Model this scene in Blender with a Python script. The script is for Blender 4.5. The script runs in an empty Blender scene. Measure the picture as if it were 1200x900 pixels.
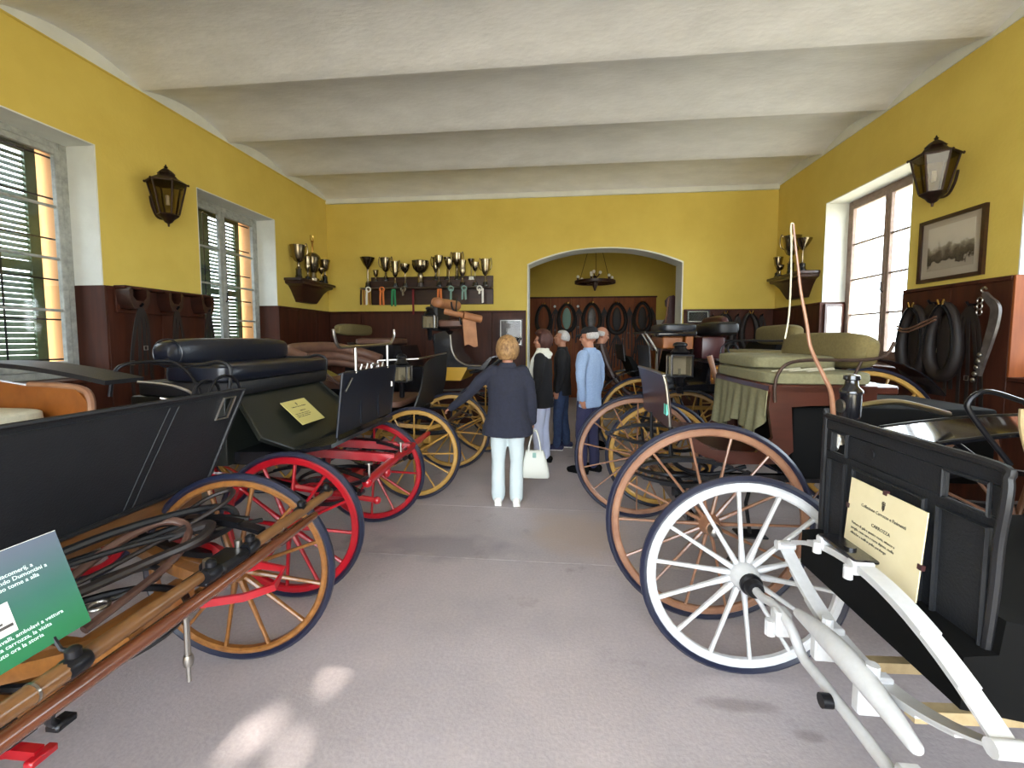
import bpy, bmesh, math, random
from mathutils import Vector, Matrix
random.seed(7)
R = math.radians
SC = bpy.context.scene
COL = SC.collection

# ---------------------------------------------------------------- camera, sky, sun, exposure
F_PX, PITCH = 520.0, R(3.9)
YAW = math.atan(55 / 520.0)
cam_data = bpy.data.cameras.new('camera')
cam_data.sensor_width = 36.0
cam_data.lens = F_PX / 1200 * 36.0
cam_data.shift_y = -(450 - (397 + F_PX * math.tan(PITCH))) / 1200
cam_data.clip_start = 0.02
cam = bpy.data.objects.new('camera', cam_data)
COL.objects.link(cam)
cam.location = (0, 0, 1.6)
cam.rotation_euler = (R(90) - PITCH, 0, YAW)
SC.camera = cam

world = bpy.data.worlds.new('daylight')
SC.world = world
world.use_nodes = True
wn, wl = world.node_tree.nodes, world.node_tree.links
bg = wn['Background']
tc = wn.new('ShaderNodeTexCoord')
sx = wn.new('ShaderNodeSeparateXYZ')
rp = wn.new('ShaderNodeValToRGB')
rp.color_ramp.elements[0].position = 0.46
rp.color_ramp.elements[0].color = (0.62, 0.58, 0.48, 1)
rp.color_ramp.elements[1].position = 0.54
rp.color_ramp.elements[1].color = (0.82, 0.91, 1.0, 1)
mp = wn.new('ShaderNodeMapRange')
mp.inputs['From Min'].default_value = -1
wl.new(tc.outputs['Generated'], sx.inputs[0])
wl.new(sx.outputs['Z'], mp.inputs['Value'])
wl.new(mp.outputs[0], rp.inputs[0])
wl.new(rp.outputs[0], bg.inputs['Color'])
bg.inputs['Strength'].default_value = 3.6

SUN_DIR = Vector((-0.22, 0.75, -0.74)).normalized()     # from the yard behind the camera, through the open gate
sd = bpy.data.lights.new('sun', 'SUN')
sd.energy = 4.0
sd.angle = R(0.53)
sd.color = (1.0, 0.93, 0.82)
sun = bpy.data.objects.new('sun', sd)
COL.objects.link(sun)
sun.rotation_euler = SUN_DIR.to_track_quat('-Z', 'Y').to_euler()
sun.location = (3, -12, 12)

def portal(name, loc, direction, w, h):
    d = bpy.data.lights.new(name, 'AREA')
    d.shape = 'RECTANGLE'; d.size = w; d.size_y = h
    d.cycles.is_portal = True
    o = bpy.data.objects.new(name, d)
    COL.objects.link(o)
    o.location = loc
    o.rotation_euler = Vector(direction).to_track_quat('-Z', 'Z').to_euler()
    return o

SC.view_settings.view_transform = 'Standard'
SC.view_settings.look = 'None'
SC.view_settings.gamma = 1.0
SC.view_settings.use_curve_mapping = False
SC.view_settings.exposure = 2.15
SC.cycles.use_denoising = True
SC.cycles.max_bounces = 8
SC.cycles.diffuse_bounces = 5
SC.cycles.sample_clamp_indirect = 6.0

# ---------------------------------------------------------------- materials
def s2l(c):
    return tuple((x / 12.92 if x <= 0.04045 else ((x + 0.055) / 1.055) ** 2.4) for x in c)
def rgb(r, g, b):
    return s2l((r / 255, g / 255, b / 255)) + (1,)
MATS = {}
def mat(name, col, rough=0.5, metal=0.0, col2=None, scale=6.0, stretch=(1, 1, 1), bump=0.0, coat=0.0, detail=4.0, bscale=None, spec=None):
    m = bpy.data.materials.new(name)
    m.use_nodes = True
    nt = m.node_tree; b = nt.nodes['Principled BSDF']
    b.inputs['Base Color'].default_value = col
    b.inputs['Roughness'].default_value = rough
    b.inputs['Metallic'].default_value = metal
    if spec is not None: b.inputs['Specular IOR Level'].default_value = spec
    if coat:
        b.inputs['Coat Weight'].default_value = coat
        b.inputs['Coat Roughness'].default_value = 0.08
    if col2 or bump:
        t = nt.nodes.new('ShaderNodeTexCoord'); mpn = nt.nodes.new('ShaderNodeMapping')
        mpn.inputs['Scale'].default_value = stretch
        nt.links.new(t.outputs['Object'], mpn.inputs[0])
        n = nt.nodes.new('ShaderNodeTexNoise')
        n.inputs['Scale'].default_value = scale; n.inputs['Detail'].default_value = detail
        n.inputs['Roughness'].default_value = 0.6
        nt.links.new(mpn.outputs[0], n.inputs['Vector'])
        if col2:
            r = nt.nodes.new('ShaderNodeValToRGB')
            r.color_ramp.elements[0].position = 0.32; r.color_ramp.elements[0].color = col
            r.color_ramp.elements[1].position = 0.68; r.color_ramp.elements[1].color = col2
            nt.links.new(n.outputs['Fac'], r.inputs[0])
            nt.links.new(r.outputs[0], b.inputs['Base Color'])
        if bump:
            n2 = n
            if bscale:
                n2 = nt.nodes.new('ShaderNodeTexNoise'); n2.inputs['Scale'].default_value = bscale; n2.inputs['Detail'].default_value = 6
                nt.links.new(mpn.outputs[0], n2.inputs['Vector'])
            bp = nt.nodes.new('ShaderNodeBump'); bp.inputs['Strength'].default_value = bump; bp.inputs['Distance'].default_value = 0.02
            nt.links.new(n2.outputs['Fac'], bp.inputs['Height'])
            nt.links.new(bp.outputs[0], b.inputs['Normal'])
    MATS[name] = m
    return m

mat('yellow_plaster', rgb(219, 196, 98), 0.85, col2=rgb(210, 185, 88), scale=1.6, bump=0.12, bscale=30)
mat('white_plaster', rgb(226, 228, 222), 0.9, col2=rgb(214, 216, 210), scale=3, bump=0.1, bscale=25)
mat('ceiling_plaster', rgb(236, 238, 242), 0.95, col2=rgb(222, 224, 228), scale=2.2, stretch=(1, 2, 1), bump=0.25, bscale=14)
mat('wainscot_wood', rgb(76, 39, 26), 0.5, col2=rgb(54, 27, 18), scale=4, stretch=(3, 3, 0.35), spec=0.25)
mat('orange_wood', rgb(140, 76, 36), 0.55, col2=rgb(116, 58, 26), scale=4, stretch=(3, 3, 0.4), spec=0.25)
mat('dark_wood', rgb(58, 30, 22), 0.4, col2=rgb(40, 20, 14), scale=5, stretch=(0.5, 4, 4), coat=0.2)
mat('frame_paint', rgb(176, 178, 172), 0.6, col2=rgb(140, 143, 138), scale=14, bump=0.2)
mat('frame_brown', rgb(150, 128, 116), 0.6, col2=rgb(126, 106, 96), scale=14)
mat('shutter_green', rgb(74, 90, 62), 0.55, col2=rgb(62, 78, 52), scale=20)
mat('peach_wall', rgb(190, 136, 82), 0.9)
mat('iron', rgb(40, 36, 34), 0.5, 0.6)
mat('black_iron', rgb(24, 24, 28), 0.35, 0.5)
mat('rust_iron', rgb(74, 54, 42), 0.6, 0.5, col2=rgb(52, 40, 34), scale=30)
mat('lantern_metal', rgb(62, 44, 36), 0.5, 0.7, col2=rgb(40, 30, 28), scale=20)
mat('nickel', rgb(160, 156, 150), 0.28, 1.0)
mat('silver', rgb(150, 138, 116), 0.22, 1.0)
mat('brass', rgb(190, 150, 84), 0.25, 1.0)
mat('rubber', rgb(24, 28, 48), 0.34, bump=0.05, scale=40, spec=0.6)
mat('white_paint', rgb(200, 200, 201), 0.32, col2=rgb(190, 190, 190), scale=30, coat=0.3)
mat('red_paint', rgb(170, 14, 28), 0.28, col2=rgb(146, 10, 24), scale=8, coat=0.4)
mat('yellow_paint', rgb(178, 138, 64), 0.4, col2=rgb(156, 114, 46), scale=10, coat=0.2)
mat('yellow_panel', rgb(196, 152, 34), 0.4, coat=0.3)
mat('tan_varnish', rgb(140, 92, 44), 0.3, col2=rgb(112, 70, 32), scale=10, stretch=(3, 1, 3), coat=0.4)
mat('brown_varnish', rgb(104, 58, 34), 0.25, col2=rgb(82, 42, 25), scale=8, stretch=(4, 0.6, 4), coat=0.5)
mat('rose_wood', rgb(148, 108, 82), 0.32, col2=rgb(126, 86, 64), scale=9, coat=0.4)
mat('red_brown_wood', rgb(74, 37, 26), 0.3, col2=rgb(58, 28, 19), scale=5, stretch=(0.6, 3, 3), coat=0.4)
mat('honey_wood', rgb(138, 80, 30), 0.35, col2=rgb(118, 64, 22), scale=4, stretch=(3, 0.5, 2), coat=0.3)
mat('black_leather', rgb(18, 18, 21), 0.5, bump=0.12, scale=90, spec=0.45)
mat('dash_leather', rgb(25, 27, 31), 0.55, col2=rgb(20, 22, 26), scale=10, bump=0.15, bscale=120, spec=0.4)
mat('patent_leather', rgb(14, 14, 18), 0.12, coat=0.6)
mat('navy_leather', rgb(19, 23, 34), 0.3, col2=rgb(15, 18, 28), scale=6, bump=0.06, bscale=70)
mat('navy_panel', rgb(16, 22, 34), 0.4, col2=rgb(12, 16, 26), scale=8, stretch=(4, 4, 0.5))
mat('green_black', rgb(27, 30, 26), 0.35, col2=rgb(22, 25, 22), scale=5)
mat('brown_leather', rgb(74, 44, 44), 0.3, col2=rgb(60, 34, 35), scale=12, bump=0.1, bscale=80)
mat('tan_leather', rgb(112, 80, 64), 0.5, col2=rgb(92, 62, 50), scale=6, bump=0.1, bscale=60)
mat('light_tan_leather', rgb(176, 122, 82), 0.45, col2=rgb(150, 98, 64), scale=6)
mat('oxblood_leather', rgb(62, 30, 32), 0.35)
mat('olive_cloth', rgb(114, 102, 62), 0.9, col2=rgb(100, 88, 52), scale=60, bump=0.15, bscale=200)
mat('sage_cloth', rgb(124, 120, 90), 0.9, col2=rgb(110, 106, 78), scale=50, bump=0.15, bscale=200)
mat('pale_cloth', rgb(196, 190, 168), 0.9, col2=rgb(178, 174, 152), scale=40, bump=0.1, bscale=200)
mat('black_body', rgb(20, 20, 24), 0.22, coat=0.5)
mat('black_matte', rgb(12, 12, 12), 0.8, spec=0.12)
mat('harness_leather', rgb(32, 21, 18), 0.6, col2=rgb(22, 15, 13), scale=14, bump=0.1)
mat('wax_brown_leather', rgb(84, 58, 48), 0.35, col2=rgb(60, 40, 34), scale=14)
mat('paper', rgb(226, 214, 176), 0.7, col2=rgb(218, 205, 165), scale=8)
mat('paper_yellow', rgb(196, 184, 112), 0.7)
mat('ink', rgb(60, 56, 50), 0.8)
mat('white_ink', rgb(220, 244, 240), 0.6)
mat('white_card', rgb(236, 234, 226), 0.7)
mat('skin', rgb(178, 126, 100), 0.55, col2=rgb(168, 114, 90), scale=30)
mat('hair_blond', rgb(172, 134, 86), 0.6, col2=rgb(104, 72, 40), scale=26, stretch=(2, 2, 0.8), bump=0.4)
mat('hair_red', rgb(84, 42, 30), 0.55, col2=rgb(56, 26, 20), scale=60, stretch=(3, 3, 0.5), bump=0.4)
mat('hair_grey', rgb(196, 192, 188), 0.7, col2=rgb(150, 146, 144), scale=60, stretch=(3, 3, 0.5), bump=0.4)
mat('cloth_navy', rgb(37, 39, 54), 0.9, col2=rgb(31, 33, 46), scale=40, bump=0.2, bscale=160)
mat('cloth_black', rgb(20, 19, 22), 0.9, bump=0.2, scale=120)
mat('cloth_white', rgb(196, 206, 206), 0.85, bump=0.1, scale=120)
mat('cloth_lilac', rgb(196, 202, 226), 0.85, bump=0.1, scale=120)
mat('cloth_jeans', rgb(50, 66, 98), 0.9, col2=rgb(38, 50, 80), scale=18)
mat('cloth_dark_blue', rgb(44, 44, 74), 0.9)
mat('cloth_blazer', rgb(150, 172, 204), 0.85, col2=rgb(138, 160, 194), scale=60, bump=0.1, bscale=200)
mat('cloth_scarf', rgb(222, 220, 206), 0.9, bump=0.2, scale=60)
mat('cloth_brown', rgb(62, 42, 36), 0.9)
mat('cloth_orange', rgb(214, 120, 60), 0.8)
mat('cloth_green', rgb(40, 130, 84), 0.8)
mat('cloth_red', rgb(112, 24, 28), 0.8)
mat('cloth_teal', rgb(128, 160, 150), 0.8)
mat('cloth_ochre', rgb(160, 110, 54), 0.8)
mat('bulb', rgb(250, 244, 232), 0.2)
mat('photo_grey', rgb(96, 88, 84), 0.4, col2=rgb(52, 46, 44), scale=7)
mat('foliage', rgb(70, 96, 48), 0.8, col2=rgb(46, 70, 34), scale=3)
mat('bark', rgb(84, 68, 54), 0.9)
mat('pale_wood', rgb(190, 168, 128), 0.5, col2=rgb(160, 138, 100), scale=12)
mat('aged_wood', rgb(112, 76, 40), 0.32, col2=rgb(88, 56, 28), scale=9, stretch=(4, 0.8, 4), coat=0.35)
mat('bag_leather', rgb(196, 196, 186), 0.5)
mat('teal_tag', rgb(120, 226, 206), 0.5)

def glass_mat(name, tint=(0.9, 0.95, 0.95, 1), gloss=0.12):
    m = bpy.data.materials.new(name); m.use_nodes = True
    nt = m.node_tree; nt.nodes.clear()
    o = nt.nodes.new('ShaderNodeOutputMaterial'); mx = nt.nodes.new('ShaderNodeMixShader')
    t = nt.nodes.new('ShaderNodeBsdfTransparent'); g = nt.nodes.new('ShaderNodeBsdfGlossy')
    t.inputs[0].default_value = tint; g.inputs['Roughness'].default_value = 0.05
    mx.inputs[0].default_value = gloss
    nt.links.new(t.outputs[0], mx.inputs[1]); nt.links.new(g.outputs[0], mx.inputs[2]); nt.links.new(mx.outputs[0], o.inputs[0])
    MATS[name] = m
glass_mat('window_glass', (0.95, 0.97, 0.97, 1), 0.06)
glass_mat('lantern_glass', (0.72, 0.69, 0.63, 1), 0.025)
glass_mat('picture_glass', (0.97, 0.97, 0.97, 1), 0.015)

def floor_material():
    m = bpy.data.materials.new('concrete'); m.use_nodes = True
    nt = m.node_tree; b = nt.nodes['Principled BSDF']; L = nt.links.new
    g = nt.nodes.new('ShaderNodeNewGeometry')
    def noise_ramp(scale, p0, c0, p1, c1, detail=5, rough=0.6):
        n = nt.nodes.new('ShaderNodeTexNoise'); n.inputs['Scale'].default_value = scale; n.inputs['Detail'].default_value = detail
        n.inputs['Roughness'].default_value = rough
        L(g.outputs['Position'], n.inputs['Vector'])
        r = nt.nodes.new('ShaderNodeValToRGB')
        r.color_ramp.elements[0].position = p0; r.color_ramp.elements[0].color = c0
        r.color_ramp.elements[1].position = p1; r.color_ramp.elements[1].color = c1
        L(n.outputs['Fac'], r.inputs[0]); return n, r
    n1, r1 = noise_ramp(0.9, 0.35, rgb(170, 161, 163), 0.65, rgb(188, 176, 176))
    n2, r2 = noise_ramp(60, 0.3, (0.72, 0.72, 0.72, 1), 0.7, (1.0, 1.0, 1.0, 1), 3)
    n3, r3 = noise_ramp(2.6, 0.62, (1, 1, 1, 1), 0.72, (0.62, 0.6, 0.6, 1), 6)      # worn dark stains
    m1 = nt.nodes.new('ShaderNodeMix'); m1.data_type = 'RGBA'; m1.blend_type = 'MULTIPLY'; m1.inputs[0].default_value = 0.6
    L(r1.outputs[0], m1.inputs[6]); L(r2.outputs[0], m1.inputs[7])
    m2 = nt.nodes.new('ShaderNodeMix'); m2.data_type = 'RGBA'; m2.blend_type = 'MULTIPLY'; m2.inputs[0].default_value = 0.7
    L(m1.outputs[2], m2.inputs[6]); L(r3.outputs[0], m2.inputs[7])
    out = m2.outputs[2]
    # patches with an edge of their own: a tan water stain and three dark oil drips
    for (cx, cy, rx, ry, col, k, wob) in ((0.17, 3.62, 0.42, 0.42, rgb(176, 156, 140), 0.6, 0.35), (-0.9, 3.25, 0.55, 0.22, rgb(120, 116, 122), 0.5, 0.5),
                                          (0.80, 1.93, 0.16, 0.04, rgb(110, 100, 98), 0.5, 0.5), (1.02, 1.80, 0.06, 0.03, rgb(110, 100, 98), 0.5, 0.5),
                                          (0.85, 1.50, 0.07, 0.03, rgb(110, 100, 98), 0.5, 0.4)):
        sv = nt.nodes.new('ShaderNodeVectorMath'); sv.operation = 'SUBTRACT'; sv.inputs[1].default_value = (cx, cy, 0); L(g.outputs['Position'], sv.inputs[0])
        dv = nt.nodes.new('ShaderNodeVectorMath'); dv.operation = 'DIVIDE'; dv.inputs[1].default_value = (rx, ry, 1); L(sv.outputs[0], dv.inputs[0])
        ln = nt.nodes.new('ShaderNodeVectorMath'); ln.operation = 'LENGTH'; L(dv.outputs[0], ln.inputs[0])
        nz = nt.nodes.new('ShaderNodeTexNoise'); nz.inputs['Scale'].default_value = 5; L(g.outputs['Position'], nz.inputs['Vector'])
        ma = nt.nodes.new('ShaderNodeMath'); ma.operation = 'MULTIPLY_ADD'; ma.inputs[1].default_value = wob * 3; L(nz.outputs['Fac'], ma.inputs[0]); L(ln.outputs['Value'], ma.inputs[2])
        mr = nt.nodes.new('ShaderNodeMapRange'); mr.inputs['From Min'].default_value = 1.1 + wob * 1.7; mr.inputs['From Max'].default_value = 0.55 + wob * 1.5
        mr.inputs['To Max'].default_value = k; L(ma.outputs[0], mr.inputs['Value'])
        mm = nt.nodes.new('ShaderNodeMix'); mm.data_type = 'RGBA'; L(mr.outputs[0], mm.inputs[0]); L(out, mm.inputs[6]); mm.inputs[7].default_value = col
        out = mm.outputs[2]
    L(out, b.inputs['Base Color'])
    b.inputs['Roughness'].default_value = 0.55
    bp = nt.nodes.new('ShaderNodeBump'); bp.inputs['Strength'].default_value = 0.15; bp.inputs['Distance'].default_value = 0.01
    L(n2.outputs['Fac'], bp.inputs['Height']); L(bp.outputs[0], b.inputs['Normal'])
    MATS['concrete'] = m
floor_material()

def sign_material():
    # printed gradient of the green board: grey-blue at its top edge to green at its foot (flat print)
    m = bpy.data.materials.new('sign_print'); m.use_nodes = True
    nt = m.node_tree; b = nt.nodes['Principled BSDF']; L = nt.links.new
    t = nt.nodes.new('ShaderNodeTexCoord'); s = nt.nodes.new('ShaderNodeSeparateXYZ'); r = nt.nodes.new('ShaderNodeValToRGB')
    L(t.outputs['Generated'], s.inputs[0]); L(s.outputs['Z'], r.inputs[0])
    r.color_ramp.elements[0].position = 0.1; r.color_ramp.elements[0].color = rgb(14, 108, 60)
    r.color_ramp.elements[1].position = 0.95; r.color_ramp.elements[1].color = rgb(84, 94, 110)
    e = r.color_ramp.elements.new(0.5); e.color = rgb(38, 94, 82)
    L(r.outputs[0], b.inputs['Base Color']); b.inputs['Roughness'].default_value = 0.4
    MATS['sign_print'] = m
sign_material()

def picture_material(name, axis):
    # sepia landscape print: pale sky, row of trees and horses, pale ground
    m = bpy.data.materials.new(name); m.use_nodes = True
    nt = m.node_tree; b = nt.nodes['Principled BSDF']; L = nt.links.new
    t = nt.nodes.new('ShaderNodeTexCoord'); s = nt.nodes.new('ShaderNodeSeparateXYZ'); L(t.outputs['Generated'], s.inputs[0])
    n = nt.nodes.new('ShaderNodeTexNoise'); n.inputs['Scale'].default_value = 5; n.inputs['Detail'].default_value = 6; L(t.outputs['Generated'], n.inputs['Vector'])
    a = nt.nodes.new('ShaderNodeMath'); a.operation = 'MULTIPLY_ADD'; a.inputs[1].default_value = 0.55; L(n.outputs['Fac'], a.inputs[0]); L(s.outputs['Z'], a.inputs[2])
    r = nt.nodes.new('ShaderNodeValToRGB'); L(a.outputs[0], r.inputs[0])
    cr = r.color_ramp
    cr.elements[0].position = 0.0; cr.elements[0].color = rgb(176, 166, 150)
    cr.elements[1].position = 1.0; cr.elements[1].color = rgb(206, 198, 184)
    for p, c in ((0.44, rgb(160, 150, 136)), (0.48, rgb(66, 58, 50)), (0.66, rgb(96, 86, 74)), (0.78, rgb(150, 140, 124)), (0.84, rgb(200, 192, 178))):
        e = cr.elements.new(p); e.color = c
    L(r.outputs[0], b.inputs['Base Color']); b.inputs['Roughness'].default_value = 0.25
    MATS[name] = m
picture_material('picture_print', 'y')

# ---------------------------------------------------------------- mesh helpers
def V(*a): return Vector(a[0] if len(a) == 1 else a)
WLOC = {}
class MB:
    def __init__(s): s.v = []; s.f = []
    def add(s, vs, fs, M=None):
        o = len(s.v)
        if M is not None: vs = [M @ V(p) for p in vs]
        s.v += [tuple(p) for p in vs]
        s.f += [tuple(i + o for i in f) for f in fs]
        return s
    def box(s, c, d, rot=None, b=0.0):
        c = V(c); M = Matrix.Translation(c)
        if rot: M = M @ (Matrix.Rotation(rot[2], 4, 'Z') @ Matrix.Rotation(rot[1], 4, 'Y') @ Matrix.Rotation(rot[0], 4, 'X'))
        hx, hy, hz = d[0] / 2, d[1] / 2, d[2] / 2
        if b <= 0:
            vs = [(x, y, z) for x in (-hx, hx) for y in (-hy, hy) for z in (-hz, hz)]
            fs = [(0, 1, 3, 2), (4, 6, 7, 5), (0, 4, 5, 1), (2, 3, 7, 6), (0, 2, 6, 4), (1, 5, 7, 3)]
            return s.add(vs, fs, M)
        b = min(b, hx * .9, hy * .9, hz * .9)
        bm = bmesh.new()
        bmesh.ops.create_cube(bm, size=1.0)
        for v in bm.verts: v.co = (v.co.x * d[0], v.co.y * d[1], v.co.z * d[2])
        bmesh.ops.bevel(bm, geom=bm.edges[:], offset=b, segments=2 if b > 0.012 else 1, affect='EDGES', profile=0.5)
        bm.verts.index_update()
        vs = [v.co.copy() for v in bm.verts]; fs = [[v.index for v in f.verts] for f in bm.faces]
        bm.free()
        return s.add(vs, fs, M)
    def b2(s, p, q, b=0.0):
        p = V(p); q = V(q)
        return s.box((p + q) / 2, [abs(q[i] - p[i]) for i in range(3)], None, b)
    def beam(s, p, q, w, h, up=(0, 0, 1), b=0.0):
        # rectangular bar between two points; h along up
        p = V(p); q = V(q); return s.sweep([p, q], [(-w / 2, -h / 2), (w / 2, -h / 2), (w / 2, h / 2), (-w / 2, h / 2)], up)
    def sweep(s, path, prof, up=(0, 0, 1), closed=False):
        path = [V(p) for p in path]; n = len(path); k = len(prof(0)) if callable(prof) else len(prof); up = V(up); vs = []; fs = []
        for i, p in enumerate(path):
            if closed: t = path[(i + 1) % n] - path[i - 1]
            else: t = path[min(i + 1, n - 1)] - path[max(i - 1, 0)]
            t.normalize(); sd_ = t.cross(up)
            if sd_.length < 1e-5: sd_ = t.cross(V(1, 0, 0))
            sd_.normalize(); u = sd_.cross(t)
            pr = prof(i / max(1, n - 1)) if callable(prof) else prof
            for a, b in pr: vs.append(p + sd_ * a + u * b)
        m = n if closed else n - 1
        for i in range(m):
            for j in range(k):
                a = i * k + j; b = i * k + (j + 1) % k; c = ((i + 1) % n) * k + (j + 1) % k; d = ((i + 1) % n) * k + j
                fs.append((a, b, c, d))
        if not closed:
            fs.append(tuple(range(k))[::-1]); fs.append(tuple((n - 1) * k + j for j in range(k)))
        return s.add(vs, fs)
    def tube(s, path, r, n=8, closed=False, flat=1.0):
        path = [V(p) for p in path]; m = len(path)
        rr = r if isinstance(r, (list, tuple)) else [r] * m
        t0 = (path[1] - path[0]).normalized()
        ref = V(0, 0, 1) if abs(t0.z) < 0.9 else V(1, 0, 0)
        u = t0.cross(ref).normalized(); vs = []; fs = []
        for i, p in enumerate(path):
            if closed: t = (path[(i + 1) % m] - path[i - 1])
            else: t = path[min(i + 1, m - 1)] - path[max(i - 1, 0)]
            if t.length < 1e-9: t = t0.copy()
            t.normalize(); u = (u - t * u.dot(t))
            if u.length < 1e-6: u = t.orthogonal()
            u.normalize(); w = t.cross(u)
            for j in range(n):
                a = 2 * math.pi * j / n
                vs.append(p + (u * math.cos(a) + w * math.sin(a) * flat) * rr[i])
        q = m if closed else m - 1
        for i in range(q):
            for j in range(n):
                fs.append((i * n + j, i * n + (j + 1) % n, ((i + 1) % m) * n + (j + 1) % n, ((i + 1) % m) * n + j))
        if not closed:
            fs.append(tuple(range(n))[::-1]); fs.append(tuple((m - 1) * n + j for j in range(n)))
        return s.add(vs, fs)
    def limb(s, path, radii, n=12):
        # tapered tube with rounded ends
        path = [V(p) for p in path]
        a, b = path[0], path[-1]
        d0 = (path[0] - path[1]).normalized(); d1 = (path[-1] - path[-2]).normalized()
        pp = []; rr = []
        for k in (0.98, 0.8, 0.45): pp.append(a + d0 * radii[0] * k); rr.append(radii[0] * math.sqrt(1 - k * k))
        pp += path; rr += list(radii)
        for k in (0.45, 0.8, 0.98): pp.append(b + d1 * radii[-1] * k); rr.append(radii[-1] * math.sqrt(1 - k * k))
        return s.tube(pp, rr, n)
    def lathe(s, prof, n=20, M=None, c=(0, 0, 0)):
        vs = []; fs = []; k = len(prof)
        for (r, z) in prof:
            for j in range(n):
                a = 2 * math.pi * j / n; vs.append(V(r * math.cos(a), r * math.sin(a), z))
        for i in range(k - 1):
            for j in range(n): fs.append((i * n + j, i * n + (j + 1) % n, (i + 1) * n + (j + 1) % n, (i + 1) * n + j))
        fs.append(tuple(range(n))[::-1]); fs.append(tuple((k - 1) * n + j for j in range(n)))
        T = Matrix.Translation(V(c))
        return s.add(vs, fs, T @ M if M is not None else T)
    def prism(s, poly, d, fn):
        # poly: 2-D outline, extruded from 0 to d; fn(a, b, t) -> 3-D point
        k = len(poly)
        vs = [fn(a, b, 0) for a, b in poly] + [fn(a, b, d) for a, b in poly]
        fs = [tuple(range(k))[::-1], tuple(range(k, 2 * k))] + [(i, (i + 1) % k, k + (i + 1) % k, k + i) for i in range(k)]
        return s.add(vs, fs)
    def ell(s, c, r, n=16, m=10, e=1.0, M=None):
        # (super)ellipsoid; e < 1 gives a boxy cushion
        sg = lambda x: (abs(x) ** e) * (1 if x >= 0 else -1)
        vs = []; fs = []
        for i in range(m + 1):
            ph = -math.pi / 2 + math.pi * i / m
            for j in range(n):
                th = 2 * math.pi * j / n
                vs.append(V(r[0] * sg(math.cos(ph)) * sg(math.cos(th)), r[1] * sg(math.cos(ph)) * sg(math.sin(th)), r[2] * sg(math.sin(ph))))
        for i in range(m):
            for j in range(n): fs.append((i * n + j, i * n + (j + 1) % n, (i + 1) * n + (j + 1) % n, (i + 1) * n + j))
        T = Matrix.Translation(V(c))
        return s.add(vs, fs, T @ M if M is not None else T)
    def loft(s, rings, caps=True):
        k = len(rings[0]); vs = [p for r in rings for p in r]; fs = []
        for i in range(len(rings) - 1):
            for j in range(k): fs.append((i * k + j, i * k + (j + 1) % k, (i + 1) * k + (j + 1) % k, (i + 1) * k + j))
        if caps:
            fs.append(tuple(range(k))[::-1]); fs.append(tuple((len(rings) - 1) * k + j for j in range(k)))
        return s.add(vs, fs)
    def sheet(s, fn, nu, nv, t, normal=None):
        # thick sheet: fn(u, v) -> point; offset along the local normal by t
        P = [[V(fn(i / nu, j / nv)) for j in range(nv + 1)] for i in range(nu + 1)]
        N = [[None] * (nv + 1) for _ in range(nu + 1)]
        for i in range(nu + 1):
            for j in range(nv + 1):
                a = P[min(i + 1, nu)][j] - P[max(i - 1, 0)][j]; b = P[i][min(j + 1, nv)] - P[i][max(j - 1, 0)]
                N[i][j] = a.cross(b).normalized()
        vs = [P[i][j] for i in range(nu + 1) for j in range(nv + 1)] + [P[i][j] + N[i][j] * t for i in range(nu + 1) for j in range(nv + 1)]
        w = nv + 1; o = (nu + 1) * w; fs = []
        for i in range(nu):
            for j in range(nv):
                a = i * w + j; fs.append((a, a + w, a + w + 1, a + 1)[::-1]); fs.append((o + a, o + a + w, o + a + w + 1, o + a + 1))
        for i in range(nu):
            a = i * w; fs.append((a, a + w, o + a + w, o + a)); a = i * w + nv; fs.append((a + w, a, o + a, o + a + w))
        for j in range(nv):
            a = j; fs.append((a + 1, a, o + a, o + a + 1)); a = nu * w + j; fs.append((a, a + 1, o + a + 1, o + a))
        return s.add(vs, fs)
    def mesh(s, name, material, origin=(0, 0, 0), angle=40):
        me = bpy.data.meshes.new(name); o = V(origin)
        me.from_pydata([tuple(V(p) - o) for p in s.v], [], s.f)
        bm = bmesh.new(); bm.from_mesh(me); bmesh.ops.recalc_face_normals(bm, faces=bm.faces); bm.to_mesh(me); bm.free()
        me.polygons.foreach_set('use_smooth', [True] * len(me.polygons))
        me.set_sharp_from_angle(angle=R(angle))
        me.materials.append(MATS[material])
        return me
    def build(s, name, material, parent=None, angle=40, origin=None):
        o0 = V(origin) if origin is not None else (WLOC[parent.name] if parent else V(0, 0, 0))
        if parent is None and origin is None and s.v:
            xs = [p[0] for p in s.v]; ys = [p[1] for p in s.v]; zs = [p[2] for p in s.v]
            o0 = V((min(xs) + max(xs)) / 2, (min(ys) + max(ys)) / 2, min(zs))
        return link(name, s.mesh(name, material, o0, angle), o0, parent)
def link(name, me, loc, parent=None):
    o = bpy.data.objects.new(name, me); COL.objects.link(o)
    loc = V(loc); WLOC[o.name] = loc
    if parent:
        o.parent = parent; o.location = loc - WLOC[parent.name]
    else: o.location = loc
    return o
def tag(o, label=None, cat=None, group=None, kind=None):
    if label: o['label'] = label
    if cat: o['category'] = cat
    if group: o['group'] = group
    if kind: o['kind'] = kind
    return o
def thing(name, label, cat, loc, group=None):
    o = link(name, None, loc); o.empty_display_size = 0.1
    return tag(o, label, cat, group)
def struct(name, mb, material, parent=None, angle=40):
    o = mb.build(name, material, parent, angle)
    if parent is None: o['kind'] = 'structure'
    return o
def box(name, p, q, material, parent=None, b=0.0):
    return MB().b2(p, q, b).build(name, material, parent)
FONT_CACHE = {}
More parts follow.
